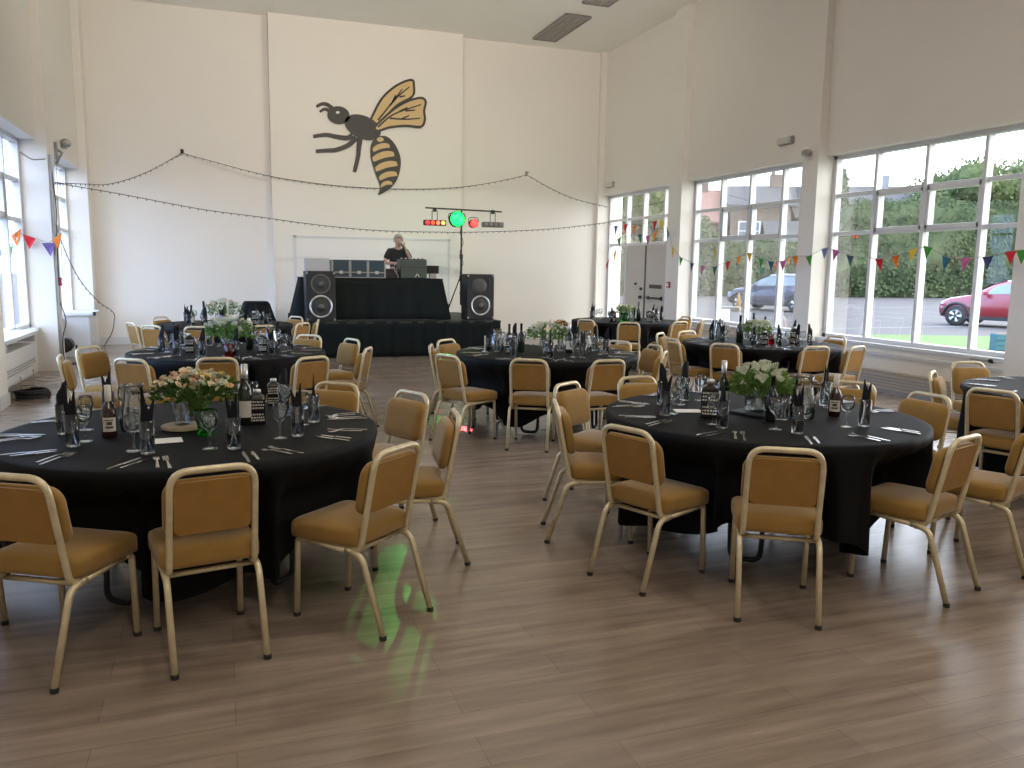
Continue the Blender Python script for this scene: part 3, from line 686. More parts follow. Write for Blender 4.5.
# T3
x,y=Q(548,351); vase(x,y,'clear glass vase of flowers on the middle table',r=.045,h=.11)
bouquet(x,y,ZT+.10,'white and cream flower arrangement on the middle table',.20,.12,.19,['petal_white','petal_cream','petal_white'],44,300,13,'leaf_lt',.35)
bouquet(x+.13,y-.02,ZT+.20,'bunch of orange roses beside the white flowers on the middle table',.07,.06,.12,['petal_orange','petal_peach'],16,50,14)
vase(x+.13,y-.02,'slim clear vase holding orange roses on the middle table',r=.03,h=.20,r2=.035)
bottle(569,353,'green wine bottle with white label right of flowers, middle table',.31,.037,'wine',True,True)
bottle(521,352,'dark wine bottle left of flowers on the middle table',.29,.036,'wine',False,False)
bottle(509,350,'second dark bottle farther left on the middle table',.27,.034,'brown',False,False)
jar(513,356,'square black bottle with pale lettering on the middle table',.085,.18,(2.68,7.62))
jug(497,351,'clear water jug at the left of the middle table',1.0); jug(585,354,'clear water jug at the right of the middle table',1.0,(3.45,7.52))
cx,cy=Q(485,352); c=thing('candlestick','slim pale candle in a low holder at the left of the middle table','candle',(cx,cy,ZT)); MB().lathe([(.03,0),(.032,.006),(.012,.012),(.012,.03)],14).build('holder',M['foil'],c,True); MB().lathe([(.008,.02),(.008,.16),(.002,.165)],10).build('wax',M['petal_cream'],c,True)
# T4
x,y=.06,8.40; vase(x,y,'clear glass vase of flowers on the left middle table',r=.05,h=.11)
bouquet(x,y,ZT+.095,'white and cream flowers on the left middle table',.23,.12,.23,['petal_white','petal_cream','petal_lilac'],52,360,15,'leaf_lt',.5)
gx,gy=Q(230,357); g=thing('tealight_glass','red glass holder in front of flowers on the left middle table','candle holder',(gx,gy,ZT)); MB().lathe([(.038,0),(.044,.004),(.05,.12),(.046,.12),(.04,.01),(.01,.008)],16).build('glass_body',M['red_glass'],g,True); MB().lathe([(.02,.012),(.02,.03),(.003,.033)],10).build('candle',M['petal_cream'],g)
jar(0,0,'square black bottle with pale lettering right of flowers, left middle table',.085,.18,(.36,8.25)); jar(0,0,'square black bottle with pale lettering left of flowers, left middle table',.085,.18,(-.30,8.32))
bottle(0,0,'dark wine bottle right of flowers on the left middle table',.31,.037,'wine',True,False,base=(.25,8.5)); bottle(0,0,'brown beer bottle left of flowers on the left middle table',.25,.034,'brown',False,True,base=(-.42,8.5)); jug(0,0,'clear water jug on the left middle table',1,(.46,8.58))
# T5
x,y=.02,12.36; vase(x,y,'clear glass vase of flowers on the far left table',r=.05,h=.11); bouquet(x,y,ZT+.095,'white and peach flowers on the far left table',.25,.12,.24,['petal_white','petal_cream','petal_peach'],40,260,16,'leaf_lt',.4)
jar(0,0,'square black bottle with pale lettering on the far left table',.09,.19,(.42,12.1)); bottle(0,0,'dark bottle with cream label left of flowers on the far left table',.27,.04,'wine',False,True,base=(-.40,12.2)); bottle(0,0,'slim red-topped wine bottle left of flowers on the far left table',.32,.036,'wine','red_glass',True,base=(-.24,12.25))
# T6
x,y=6.03,8.25; vase(x,y,'clear glass vase of flowers on the right table by the windows',r=.05,h=.11); bouquet(x,y,ZT+.095,'loose white and green flowers on the right table by the windows',.17,.12,.17,['petal_white','petal_cream'],30,260,17,'leaf_lt',.5)
bottle(0,0,'tallest dark wine bottle, left of flowers on the right table by the windows',.33,.04,'wine',False,False,base=(5.80,8.27)); bottle(0,0,'dark wine bottle rising just behind the flowers, right table by windows',.34,.037,'wine',False,True,base=(6.13,8.47)); bottle(0,0,'thin dark bottle right of flowers on the right table by windows',.30,.034,'wine',False,False,base=(6.32,8.5))
g=thing('tealight_glass','red glass holder on the right table by the windows','candle holder',(6.08,8.06,ZT)); MB().lathe([(.045,0),(.05,.004),(.044,.06),(.054,.12),(.05,.12),(.04,.06),(.01,.008)],16).build('glass_body',M['red_glass'],g,True); MB().lathe([(.02,.012),(.02,.03),(.003,.033)],10).build('candle',M['petal_cream'],g)
jug(0,0,'clear water jug at the left of the right table by windows',1.1,(5.74,8.62)); jar(0,0,'square black bottle with pale lettering, right table by windows',.095,.2,(6.41,8.05)); jar(0,0,'short square black bottle in front of flowers, right table by windows',.08,.16,(5.95,8.0))
# T7
x,y=6.3,12.2; vase(x,y,'green glass vase of yellow-green flowers on the far table by doors','green_glass',.08,.14,.085); bouquet(x,y,ZT+.12,'yellow-green flowers on the far table by the double doors',.14,.12,.16,['petal_yellow','petal_white'],18,200,18,'leaf_lt',.3)
jar(0,0,'square black bottle with pale lettering left of green vase, far table',.12,.2,(6.02,12.1)); jar(0,0,'square black bottle with pale lettering right of green vase, far table',.11,.2,(6.68,12.05)); bottle(0,0,'dark wine bottle right of the green vase on the far table',.32,.037,'wine',False,False,base=(6.55,12.2))
# ------------------------------------------------------------------ stage and DJ gear
SY=14.4; SZ=.63
st=thing('stage','low stage platform with black skirt against the back wall','stage',(1.28,SY,0))
MB().box(0,3.58,.03,2.9,.55,SZ).build('deck',M['black'],st)
def drape(name,pts,z0,z1,mt,parent=None,amp=.02,fr=26,flare=0,thick=.012):
    # pts: plan polyline; makes a pleated hanging cloth
    Pl=fillet([(a,b,0) for a,b in pts],.02,3); out=[]; S=0
    for i in range(len(Pl)-1):
        d=Pl[i+1]-Pl[i]; n=max(1,int(d.length/.02)); nn=Vector((d.y,-d.x,0)).normalized()
        for k in range(n): out.append((Pl[i]+d*(k/n),nn,S+d.length*k/n))
        S+=d.length
    out.append((Pl[-1],nn,S)); m=MB(); N_=len(out); nz=7
    for iz in range(nz):
        u=iz/(nz-1)
        for p,nn,s in out:
            w_=sin(s*fr)+.6*sin(s*fr*1.7+1)+.5*sin(s*fr*.43+2)
            q=p+nn*(amp*w_*(.25+.75*u)+flare*u+amp); m.v.append((q.x,q.y,z1+(z0-z1)*u))
    for iz in range(nz-1):
        for j in range(N_-1): a=iz*N_+j; m.f.append((a,a+1,a+N_+1,a+N_))
    o=m.build(name,mt,parent,True); sd=o.modifiers.new('s','SOLIDIFY'); sd.thickness=thick; return o
drape('skirt',[(0.0,2.85),(0,0),(3.58,0),(3.58,2.85)],.005,SZ-.002,M['drape'],st,.012,20)
MB().box(-.01,3.59,-.012,.03,SZ-.035,SZ+.004).build('edge_trim',mat('stage_edge',(.02,.022,.02),.5),st)
# DJ desk
dk=thing('dj_desk','long desk hidden under a black cloth on the stage','desk',(0,0,SZ))
MB().box(1.38,3.87,15.0,15.7,.70,.735).build('desktop',M['black'],dk)
for x in (1.46,3.80):
    for y in (15.06,15.62): MB().tube([(x,y,.004),(x,y,.70)],.018).build('leg',M['black'],dk)
c=MB(); a=drape('desk_cloth',[(1.36,15.72),(1.34,14.97),(3.90,14.97),(3.89,15.72)],SZ+.012,SZ+.745,M['drape'],None,.012,13,.17)
tag(a,'black cloth hanging over the desk on the stage','cloth')
MB().box(1.33,3.91,14.96,15.73,SZ+.737,SZ+.75).build('cloth_top',M['drape'],a)
DZ=SZ+.752
def speaker(name,x,y,w_,h,d_,label,twin):
    s=thing('loudspeaker',label,'loudspeaker',(x,y,SZ+.005),0,'loudspeakers on the stage')
    MB().box(-w_/2,w_/2,0,d_,0,h).build('cabinet',M['black'],s,bevel=.012)
    def cone(cz,r,ring):
        mm=mat('cone_dark',(.03,.03,.028),.6); 
        MB().lathe([(r,-.004),(r*.98,.012),(r*.86,.014),(r*.84,0)],28,(0,0,cz),'y').build('ring',M['foil'] if ring else mat('ring_grey',(.10,.10,.095),.4),s,True)
        c_=MB().lathe([(r*.86,.001),(r*.80,.007),(r*.72,.006),(r*.3,.004),(r*.28,.014),(r*.1,.018)],28,(0,0,cz),'y').build('cone',mm,s,True)
        MB().ball((0,-.012,cz),r*.24,10,6,(1,.5,1)).build('dust_cap',mat('dust_cap',(.10,.10,.09),.4),c_,True)
    if twin: cone(.62*h/.83,.17,False); cone(.245*h/.83,.20,True)
    else:
        cone(.26,.19,True); MB().lathe([(.15,-.002),(.14,.006),(.05,.003)],20,(-.03,0,.62),'y').build('horn',mat('horn_grey',(.05,.05,.048),.5),s,True); MB().box(.15,.21,-.006,.002,.52,.76).build('control_panel',M['blackgloss'],s)
    g=MB(); [g.box(sx*(w_/2-.02)-.015,sx*(w_/2-.02)+.015,-.008,.004,z-.02,z+.02) for sx in (-1,1) for z in (.03,h-.03)]; g.build('corner',M['greymetal'],s)
    return s
speaker('a',1.62,14.5,.50,.86,.42,'large black loudspeaker with two cones at the left of the stage',True)
speaker('b',4.585,14.75,.53,.84,.4,'black loudspeaker with horn and ringed cone at the right of the stage',False)
tag(MB().box(1.38,1.78,14.55,14.85,SZ+.868,SZ+1.085).build('grey_box',mat('grey_case',(.40,.40,.41),.5,var=.04),bevel=.008),'plain grey box on top of the left loudspeaker','box')
mcase=mat('teal_flight_case',(.018,.045,.062),.45,var=.1)
xs=[(1.96,2.27),(2.28,2.59),(2.60,2.91)]
for i,(a,b) in enumerate(xs):
    lb=['left','middle','right'][i]
    f=thing('flight_case',f'dark teal flight case with silver edges, {lb} of the three on the desk','case',((a+b)/2-.08,14.97,DZ),0,'flight cases on the desk')
    w_=b-a-.01
    MB().box(-w_/2,w_/2,0,.45,0,.30).build('body',mcase,f,bevel=.006)
    e=MB()
    for sx in (-1,1): e.box(sx*w_/2-.012,sx*w_/2+.012,-.006,.004,0,.30)
    e.box(-w_/2,w_/2,-.006,.004,.088,.108); e.box(-w_/2,w_/2,-.006,.004,0,.014); e.build('edging',M['greymetal'],f)
    MB().box(-.03,.03,-.014,-.005,.07,.125).build('latch',M['foil'],f); MB().box(-w_/2,w_/2,-.002,.452,.30,.318).build('lid',mcase,f)
lp=thing('laptop','black laptop between the teal cases and the mixer rack on the desk','laptop',(2.98,15.15,DZ)); MB().box(-.14,.14,0,.3,0,.11).build('base',M['black'],lp,bevel=.005); MB().box(-.14,.14,.285,.3,.11,.17).build('screen',M['black'],lp)
mx=thing('mixer_rack','dark green-grey mixer rack in front of the person on the desk','mixer',(3.38,15.05,DZ)); mg=mat('rack_green',(.045,.06,.05),.5,var=.15)
MB().box(-.245,.245,0,.42,0,.34).build('rack_body',mg,mx,bevel=.01); MB().box(-.23,.23,.03,.40,.34,.355).build('mixer_top',M['black'],mx)
k=MB(); [k.lathe([(.012,.355),(.01,.375)],8,(-.2+.08*i,.12+.1*j,0)) for i in range(6) for j in range(2)]; k.build('knobs',M['grey'],mx)
MB().box(-.24,.24,-.004,.002,.20,.212).build('lid_seam',M['black'],mx)
MB().tube(fillet([(.02,-.012,.02),(.06,-.014,.09),(.10,-.012,.02)],.03,3),.006).build('handle',M['foil'],mx)
mo=thing('monitor','small black monitor on a stand at the right end of the desk','monitor',(3.77,15.2,DZ)); MB().box(-.06,.06,-.05,.05,0,.09).build('stand',M['grey'],mo); MB().box(-.12,.12,-.02,.02,.09,.24).build('screen',M['blackgloss'],mo,bevel=.005)
tag(MB().tube(fillet([ony(394,283,15.0),ony(399,277,14.98),ony(393,268,15.0),ony(397,262,15.02)],.05,4),.006).build('white_cable',M['grey']),'pale cable looping over the left edge of the mixer rack','cable')
# lighting stand
ls=thing('lighting_stand','black tripod lighting stand with crossbar on the right of the stage','stand',(4.33,15.2,SZ+.005))
MB().tube([(0,0,.25),(0,0,1.2)],.022).build('pole',M['black'],ls); MB().tube([(0,0,1.15),(0,0,2.04)],.016).build('upper_pole',M['black'],ls); MB().lathe([(.03,1.12),(.034,1.13),(.034,1.2),(.03,1.21)],12).build('collar',M['black'],ls)
for a in (.3,.3+2*PI/3,.3+4*PI/3): MB().tube([(.03*cos(a),.03*sin(a),.75),(.34*cos(a),.34*sin(a),.012)],.012).build('leg',M['black'],ls); 
MB().lathe([(.03,.70),(.036,.71),(.036,.8),(.03,.81)],12).build('leg_collar',M['black'],ls)
bz=2.03; MB().tube([(-.70,0,bz+.02),(.80,0,bz)],.014).build('crossbar',M['black'],ls)
LSX,LSY,LSZ=4.33,15.2,SZ+.005
tag(MB().tube([(LSX+.03*cos(k*.9),LSY-.02+.025*sin(k*.9),SZ+.3+k*.055) for k in range(32)],.006,5).build('wound_cable',M['black']),'black cable wound around the lighting stand pole','cable')
def ledbar(x,lit,label):
    b=thing('led_bar',label,'stage light',(LSX+x,LSY,LSZ+bz))
    MB().box(-.21,.21,-.05,.05,-.30,-.20).build('housing',M['black'] if lit else mat('bar_grey',(.12,.11,.10),.5),b,bevel=.01)
    for s_ in (-.05,.05): MB().tube([(s_,0,-.20),(s_,0,-.02)],.007).build('hanger',M['black'],b)
    MB().box(-.03,.03,-.03,.03,-.045,.025).build('clamp',M['black'],b)
    cols=[(1,.02,.03),(1,.05,.02),(1,.12,.06),(1,.35,.08)]
    for i in range(4):
        xx=-.150+i*.10
        MB().lathe([(.036,0),(.038,.012),(.012,.016)],12,(xx,-.05,-.25),'y').build('lens',mat('led_red_%d'%i,cols[i],.3,var=0,emit=cols[i],es=1.2) if lit else mat('led_off',(.25,.24,.22),.2,var=0),b,True)
ledbar(-.52,True,'red glowing led bar at the left end of the crossbar'); ledbar(.62,False,'unlit grey led bar at the right end of the crossbar')
def parcan(x,z,col,es,label,r,ry):
    b=thing('par_light',label,'stage light',(LSX+x,LSY-.02,LSZ+bz-.14+z))
    MB().lathe([(r,.06),(r,-.04),(r*.8,-.12),(r*.5,-.16)],18,(0,0,0),'y').build('can_body',M['black'],b,True)
    MB().lathe([(r*.9,.05),(r*.88,.064),(r*.3,.072)],18,(0,0,0),'y').build('lens',mat('par_lens_'+label[:4],col,.3,var=0,emit=col,es=es),b,True)
    MB().tube(fillet([(-r-.012,0,0),(-r-.012,0,.10),(0,0,.12),(r+.012,0,.10),(r+.012,0,0)],.03,3),.007).build('yoke',M['black'],b)
    return b
parcan(-.10,-.03,(.004,1,.05),3.2,'green glowing par light beside the pole top',.15,0)
parcan(.23,-.10,(1,.04,.035),1.3,'red glowing par light right of the pole top',.085,0)
FILL_FLOOD=262; FILL_LUM=(40,24)  # powers of the unseen fill lamps added to lift the indoor brightness
def lamp(kind,name,loc,energy,col,**kw):
    l=bpy.data.lights.new(name,kind); l.energy=energy; l.color=col
    for k,v_ in kw.items(): setattr(l,k,v_)
    o=bpy.data.objects.new(name,l); COL.objects.link(o); o.location=loc; return o
def aim(o,t): o.rotation_euler=(Vector(t)-o.location).to_track_quat('-Z','Y').to_euler()
gp=Vector((LSX-.09,LSY-.14,LSZ+bz-.14)); rp=Vector((LSX+.21,LSY-.14,LSZ+bz-.24))
lamp('POINT','green_par_glow',gp+Vector((0,.26,.06)),9,(.05,1,.2),shadow_soft_size=.05)
for i,(u,v,e,sz,src) in enumerate(((384,590,620,1.5,0),(372,640,260,1.0,0),(396,692,240,1.0,0),(413,626,170,.7,0),(326,592,100,1.3,0),(464,432,560,1.3,1),(437,411,200,.9,1),(418,388,240,1.2,1),(441,437,160,.8,1),(574,539,30,.25,0),(432,420,60,1.6,0))):
    o=lamp('SPOT','green_beam' if src==0 else 'red_beam',(gp if src==0 else rp),e,(.06,1,.12) if src==0 else (1,.04,.05),spot_size=math.radians(sz),spot_blend=.15,shadow_soft_size=.01); aim(o,onz(u,v,0))
# black draped case by the back wall
bc=thing('draped_case','black cloth covered case standing against the back wall left of the stage','case',(.62,16.35,0))
MB().rings([[(x,y,z) for x,y in rrect(w_,d_,.06,3)] for w_,d_,z in ((.78,.7,.0),(.74,.62,.45),(.62,.52,.60),(.46,.42,.86),(.40,.36,.90))]).build('cloth_cover',M['drape'],bc,True)
for v_ in bpy.data.objects['draped_case'].children: v_.rotation_euler=(0,0,.1)
# ------------------------------------------------------------------ the person at the desk
def skin_mesh(name,verts,edges,rad,m,sub=2,root=0):
    me=bpy.data.meshes.new(name); me.from_pydata(verts,edges,[]); o=bpy.data.objects.new(name,me); COL.objects.link(o)
    md=o.modifiers.new('s','SKIN'); md.use_smooth_shade=True
    for i,r in enumerate(rad):
        r=r if isinstance(r,tuple) else (r,r); me.skin_vertices[0].data[i].radius=r
    me.skin_vertices[0].data[root].use_root=True
    sb=o.modifiers.new('u','SUBSURF'); sb.levels=sub; sb.render_levels=sub
    dg=bpy.context.evaluated_depsgraph_get(); nm=bpy.data.meshes.new_from_object(o.evaluated_get(dg)); nm.materials.clear(); nm.materials.append(m)
    nm.polygons.foreach_set('use_smooth',[True]*len(nm.polygons)); o.modifiers.clear(); o.data=nm; return o
pe=thing('person','person with short grey hair in black shirt speaking into a microphone behind the desk','person',(3.255,15.98,SZ+.004))
mskin=mat('skin',(.50,.30,.21),.55,var=.06,scale=30)
V=[];E_=[];Rd=[]
def add(p,r,par=None):
    V.append(p); Rd.append(r)
    if par is not None: E_.append((par,len(V)-1))
    return len(V)-1
hip=add((0,0,.86),(.135,.10)); wa=add((0,-.01,1.0),(.135,.10),hip); chs=add((0,-.05,1.18),(.15,.105),wa); nb=add((0,-.09,1.30),(.075,.065),chs)
nk=add((0,-.115,1.36),.052,nb); h1=add((0,-.14,1.40),(.070,.080),nk); h2=add((0,-.15,1.455),(.088,.102),h1); h3=add((0,-.142,1.515),(.076,.092),h2)
for s_ in (-1,1):
    th=add((s_*.09,0,.76),.085,hip); kn=add((s_*.10,-.05,.45),.057,th); an=add((s_*.11,.02,.09),.038,kn); toe=add((s_*.125,-.13,.045),(.04,.03),an)
def arm(s_,el,wr,pa,fdir,side,tips):
    sh=add((s_*.17,-.06,1.25),.056,chs); e_=add(el,.04,sh); w_=add(wr,.027,e_); p_=add(pa,(.036,.02),w_)
    f=Vector(fdir).normalized(); sd=Vector(side).normalized(); up=f.cross(sd)
    for k,(off,l) in enumerate(((-.027,.058),(-.009,.068),(.009,.064),(.027,.048))):
        a=Vector(pa)+sd*off+f*.03; b=a+f*l*.5+up*tips*.2; c=b+f*l*.35*(1-abs(tips)*4)+up*tips
        q=add(tuple(a),.0095,p_); q=add(tuple(b),.0088,q); add(tuple(c),.007,q)
    a=Vector(pa)-sd*.034-f*.005; q=add(tuple(a),.011,p_); q=add(tuple(a-sd*.02+f*.028+up*tips*.4),.0095,q); add(tuple(a-sd*.012+f*.05+up*tips*.9),.008,q)
arm(-1,(-.27,-.10,1.03),(-.12,-.31,1.02),(-.05,-.36,1.02),(.75,-.5,-.05),(.5,.75,0),-.02)
arm(1,(.26,-.14,1.04),(.12,-.27,1.27),(.085,-.29,1.33),(-.35,-.15,.7),(.15,-.9,.1),.04)
body=skin_mesh('body',V,E_,Rd,mskin); body.parent=pe
# clothes
V=[];E_=[];Rd=[]
a=add((0,0,.88),(.155,.115)); b=add((0,-.01,1.0),(.158,.118),a); c=add((0,-.05,1.18),(.175,.125),b); d=add((0,-.085,1.275),(.10,.08),c); add((0,-.095,1.305),(.082,.07),d)
for s_,el in ((-1,(-.27,-.10,1.03)),(1,(.26,-.14,1.04))):
    q=add((s_*.165,-.06,1.25),.073,c); m_=Vector((s_*.17,-.06,1.25)).lerp(Vector(el),.75); add(tuple(m_),.063,q)
mshirt=mat('black_shirt',(.012,.012,.013),.85,bump=.2,bscale=40)
o=skin_mesh('shirt',V,E_,Rd,mshirt); o.parent=pe
V=[];E_=[];Rd=[]
a=add((0,0,.88),(.15,.112))
for s_ in (-1,1):
    q=add((s_*.09,0,.75),.098,a); q=add((s_*.10,-.05,.45),.07,q); add((s_*.11,.02,.1),.055,q)
o=skin_mesh('trousers',V,E_,Rd,mat('dark_trousers',(.02,.02,.025),.85)); o.parent=pe
hr=MB(); rs=[]
for i in range(1,8):
    a=PI*i/8; rs.append([])
    for j in range(20):
        b=2*PI*j/20; r=1+.05*sin(7*b+i); x=.093*r*sin(a)*cos(b); y=.110*r*sin(a)*sin(b); z=.112*cos(a)
        front=max(0,-sin(b))
        z=max(z,-.035+front*.085); rs[-1].append((x,-.132+y*(1 if y>0 else .86),1.478+z))
hr.rings(rs).build('hair',mat('grey_hair',(.36,.33,.30),.8,var=.3,scale=60),pe,True)
fc=MB().add([(-.014,-.236,1.445),(.014,-.236,1.445),(0,-.27,1.43),(0,-.236,1.48)],[(0,1,2),(1,3,2),(3,0,2),(0,3,1)]); fc.build('nose',mskin,pe,True)
for s_ in (-1,1):
    MB().ball((s_*.033,-.234,1.47),.009,8,6).build('eye',M['ink'],pe,True); MB().ball((s_*.088,-.14,1.45),.025,8,6,(.4,.8,1.2)).build('ear',mskin,pe,True)
    MB().tube([(s_*.015,-.24,1.49),(s_*.05,-.228,1.49)],.005,6).build('eyebrow',MATS['grey_hair'],pe)
    MB().box(s_*.12-.045,s_*.12+.045,-.20,.07,0,.075).build('shoe',M['black'],pe,bevel=.02)
MB().tube([(-.026,-.225,1.402),(0,-.232,1.399),(.026,-.225,1.402)],.006,6).build('mouth',mat('lips',(.38,.14,.12),.5),pe)
mic=thing('microphone','black microphone held at the mouth of the person on stage','microphone',(3.255,15.98,SZ+.004))
MB().tube([(.075,-.30,1.29),(.02,-.265,1.40)],[.011,.015],10).build('mic_handle',M['black'],mic,True); MB().ball((.012,-.262,1.415),.024,10,8).build('mic_grille',M['greymetal'],mic,True)
# ------------------------------------------------------------------ bee plaque (wall emblem)
bee=thing('bee_plaque','black and gold cut-out bee plaque on the back wall above the stage','wall decoration')
BY=17.398
def BP(x,y,yy): q=ony(280+x/5.12,60+y/5.12,BY); return (q.x,yy,q.z)
mb=mat('bee_black',(.022,.020,.016),.5,var=.05); mgold=mat('bee_gold',(.60,.42,.19),.5,var=.12,scale=5)
def spline(pts,closed=True,n=6):
    out=[]; k=len(pts)
    for i in range(k if closed else k-1):
        p0,p1,p2,p3=[pts[(i+d)%k] if closed else pts[min(max(i+d,0),k-1)] for d in (-1,0,1,2)]
        for j in range(n):
            t=j/n; out.append(tuple(.5*(2*p1[a]+(p2[a]-p0[a])*t+(2*p0[a]-5*p1[a]+4*p2[a]-p3[a])*t*t+(3*p1[a]-p0[a]-3*p2[a]+p3[a])*t**3) for a in (0,1)))
    if not closed: out.append(pts[-1])
    return out
def flat(name,poly,m,y0,y1,parent): return MB().prism(poly,lambda a,b:BP(a,b,y0),lambda a,b:BP(a,b,y1)).build(name,m,parent)
def stroke(name,pts,wd,m,y0,y1,parent):
    pp=spline(pts,False,6); L_=[];R2=[]; n=len(pp)
    for i,p in enumerate(pp):
        q=pp[min(i+1,n-1)]; r=pp[max(i-1,0)]; d=Vector((q[0]-r[0],q[1]-r[1])).normalized(); w_=wd[0]+(wd[1]-wd[0])*i/(n-1)
        L_.append((p[0]-d.y*w_,p[1]+d.x*w_)); R2.append((p[0]+d.y*w_,p[1]-d.x*w_))
    m_=MB(); v=[BP(*p,y0) for p in L_]+[BP(*p,y0) for p in R2]+[BP(*p,y1) for p in L_]+[BP(*p,y1) for p in R2]
    f=[]
    for i in range(n-1): f+=[(i,i+1,n+i+1,n+i),(2*n+i,3*n+i,3*n+i+1,2*n+i+1),(i,2*n+i,2*n+i+1,i+1),(n+i,n+i+1,3*n+i+1,3*n+i)]
    f+=[(0,n,3*n,2*n),(n-1,3*n-1,4*n-1,2*n-1)]
    return m_.add(v,f).build(name,m,parent)
def shrink(poly,k):
    cx=sum(p[0] for p in poly)/len(poly); cy=sum(p[1] for p in poly)/len(poly)
    return [(cx+(p[0]-cx)*k,cy+(p[1]-cy)*k) for p in poly]
def inset(poly,d):
    n=len(poly); A=sum(poly[i][0]*poly[(i+1)%n][1]-poly[(i+1)%n][0]*poly[i][1] for i in range(n)); s_=1 if A>0 else -1; out=[]
    for i in range(n):
        t=Vector((poly[(i+1)%n][0]-poly[i-1][0],poly[(i+1)%n][1]-poly[i-1][1])).normalized(); out.append((poly[i][0]-t.y*d*s_,poly[i][1]+t.x*d*s_))
    return out
y0=BY-.002
EL=lambda cx,cy,a,b,rot,n=28:[(cx+a*cos(t)*cos(rot)-b*sin(t)*sin(rot),cy+a*cos(t)*sin(rot)+b*sin(t)*cos(rot)) for t in [2*PI*k/n for k in range(n)]]
hd=flat('head',EL(299,284,57,46,.15),mb,y0,y0-.03,bee)
flat('eye',EL(295,270,10,7,0,12),M['paper'],y0-.03,y0-.034,hd)
flat('thorax',EL(423,345,98,58,.42),mb,y0,y0-.03,bee)
stroke('antenna',[(270,250),(240,228),(212,226),(186,240)],(10,7),mb,y0,y0-.02,bee); stroke('antenna',[(255,262),(228,252),(203,266)],(9,6),mb,y0,y0-.022,bee)
for pts in ([(370,385),(345,400),(290,394),(235,384),(170,392)],[(390,398),(350,436),(290,460),(240,464),(183,468)],[(410,400),(403,450),(398,500),(380,574)]):
    stroke('leg',pts,(14,9),mb,y0,y0-.024,bee); 
w1=spline([(458,318),(478,262),(520,190),(580,135),(640,104),(680,100),(690,130),(682,190),(600,240),(500,335)])
w2=spline([(478,345),(530,290),(590,240),(660,203),(725,190),(750,215),(742,262),(745,310),(722,348),(640,344),(560,352),(500,370)])
for w_,veins in ((w1,[[(500,310),(560,235),(625,150)],[(560,235),(600,190),(660,140)],[(575,215),(590,180)],[(610,190),(640,185)]]),(w2,[[(500,345),(580,280),(720,230)],[(560,300),(640,305),(715,300)],[(610,265),(650,245)],[(640,262),(690,258)],[(620,304),(660,285)]])):
    W=flat('wing',w_,mb,y0,y0-(.026 if w_ is w1 else .034),bee); yy=y0-(.026 if w_ is w1 else .034)
    flat('wing_membrane',inset(w_,12),mgold,yy,yy-.003,W)
    for q in veins: stroke('vein',q,(5,3),mb,yy-.003,yy-.006,W)
ab=spline([(505,392),(550,395),(592,440),(617,510),(607,590),(572,650),(503,692),(512,650),(484,570),(463,490),(468,425)])
A_=flat('abdomen',ab,mb,y0,y0-.028,bee)
for cx_,cy_,w_,h_ in ((517,452,88,27),(528,497,112,33),(543,547,114,32),(552,597,94,28),(544,640,60,20)):
    tp=[];bt=[]
    for k in range(9):
        t=-1+k/4; xx=t*w_/2; ar=-10*(1-t*t); e=h_/2*(1-.35*t**4); tp.append((xx,ar-e)); bt.append((xx,ar+e))
    q=tp+bt[::-1]; r_=-.27; flat('stripe',[(cx_+x*cos(r_)-y*sin(r_),cy_+x*sin(r_)+y*cos(r_)) for x,y in q],mgold,y0-.028,y0-.032,A_)
flat('gold_tip',EL(512,408,18,12,0,12),mgold,y0-.028,y0-.031,A_)  # small gold band at the top of the abdomen
# ------------------------------------------------------------------ string lights
def fairy(label,pts,nb_):
    f=thing('fairy_lights',label,'string lights')
    pp=[Vector(p) for p in pts]
    MB().tube(pp,.0065,5).build('wire',mat('dark_wire',(.05,.045,.04),.6),f)
    L_=[0]
    for i in range(1,len(pp)): L_.append(L_[-1]+(pp[i]-pp[i-1]).length)
    bm_=MB().lathe([(.006,-.003),(.009,-.010),(.009,-.025),(.004,-.032)],6).mesh('bulb',mat('bulb_dark',(.14,.12,.09),.3))
    for k in range(nb_):
        s_=L_[-1]*(k+.5)/nb_; i=max(j for j in range(len(L_)-1) if L_[j]<=s_); t=(s_-L_[i])/(L_[i+1]-L_[i]); part('bulb',bm_,f,pp[i].lerp(pp[i+1],t),k)
def sag(pxs,y0,y1,n=10):
    out=[]; k=len(pxs)
    ss=spline(pxs,False,n)
    for i,(u,v) in enumerate(ss): out.append(ony(u,v,y0+(y1-y0)*i/(len(ss)-1)))
    return out
A1=[ony(51,182,14.0)]+sag([(62,183),(85,184),(110,184),(145,173),(182,153)],14.6,17.58)
A1+=sag([(182,153),(225,165),(250,171)],17.56,17.56)[1:4]+sag([(240,169),(280,178),(340,186),(400,189),(450,188),(490,183),(527,175)],17.36,17.34)[1:]+sag([(527,175),(550,188),(575,199),(608,207)],17.3,17.3)[1:]
fairy('upper string of fairy lights, pinned up twice across the back wall',A1,92)
fairy('lower string of fairy lights sagging across the back wall above the stage',[ony(51,182,14.0)]+sag([(62,184),(120,194),(200,209),(260,217),(310,224),(370,230),(427,232),(480,232),(550,229),(611,222)],14.6,17.3),86)
fairy('short string of fairy lights hanging down the left corner to the floor',[ony(54,190,14.0),ony(52,210,14.0)]+sag([(57,228),(66,253),(80,280),(98,301),(113,312),(114,322),(112,332),(107,341),(104,346)],14.2,17.2),36)
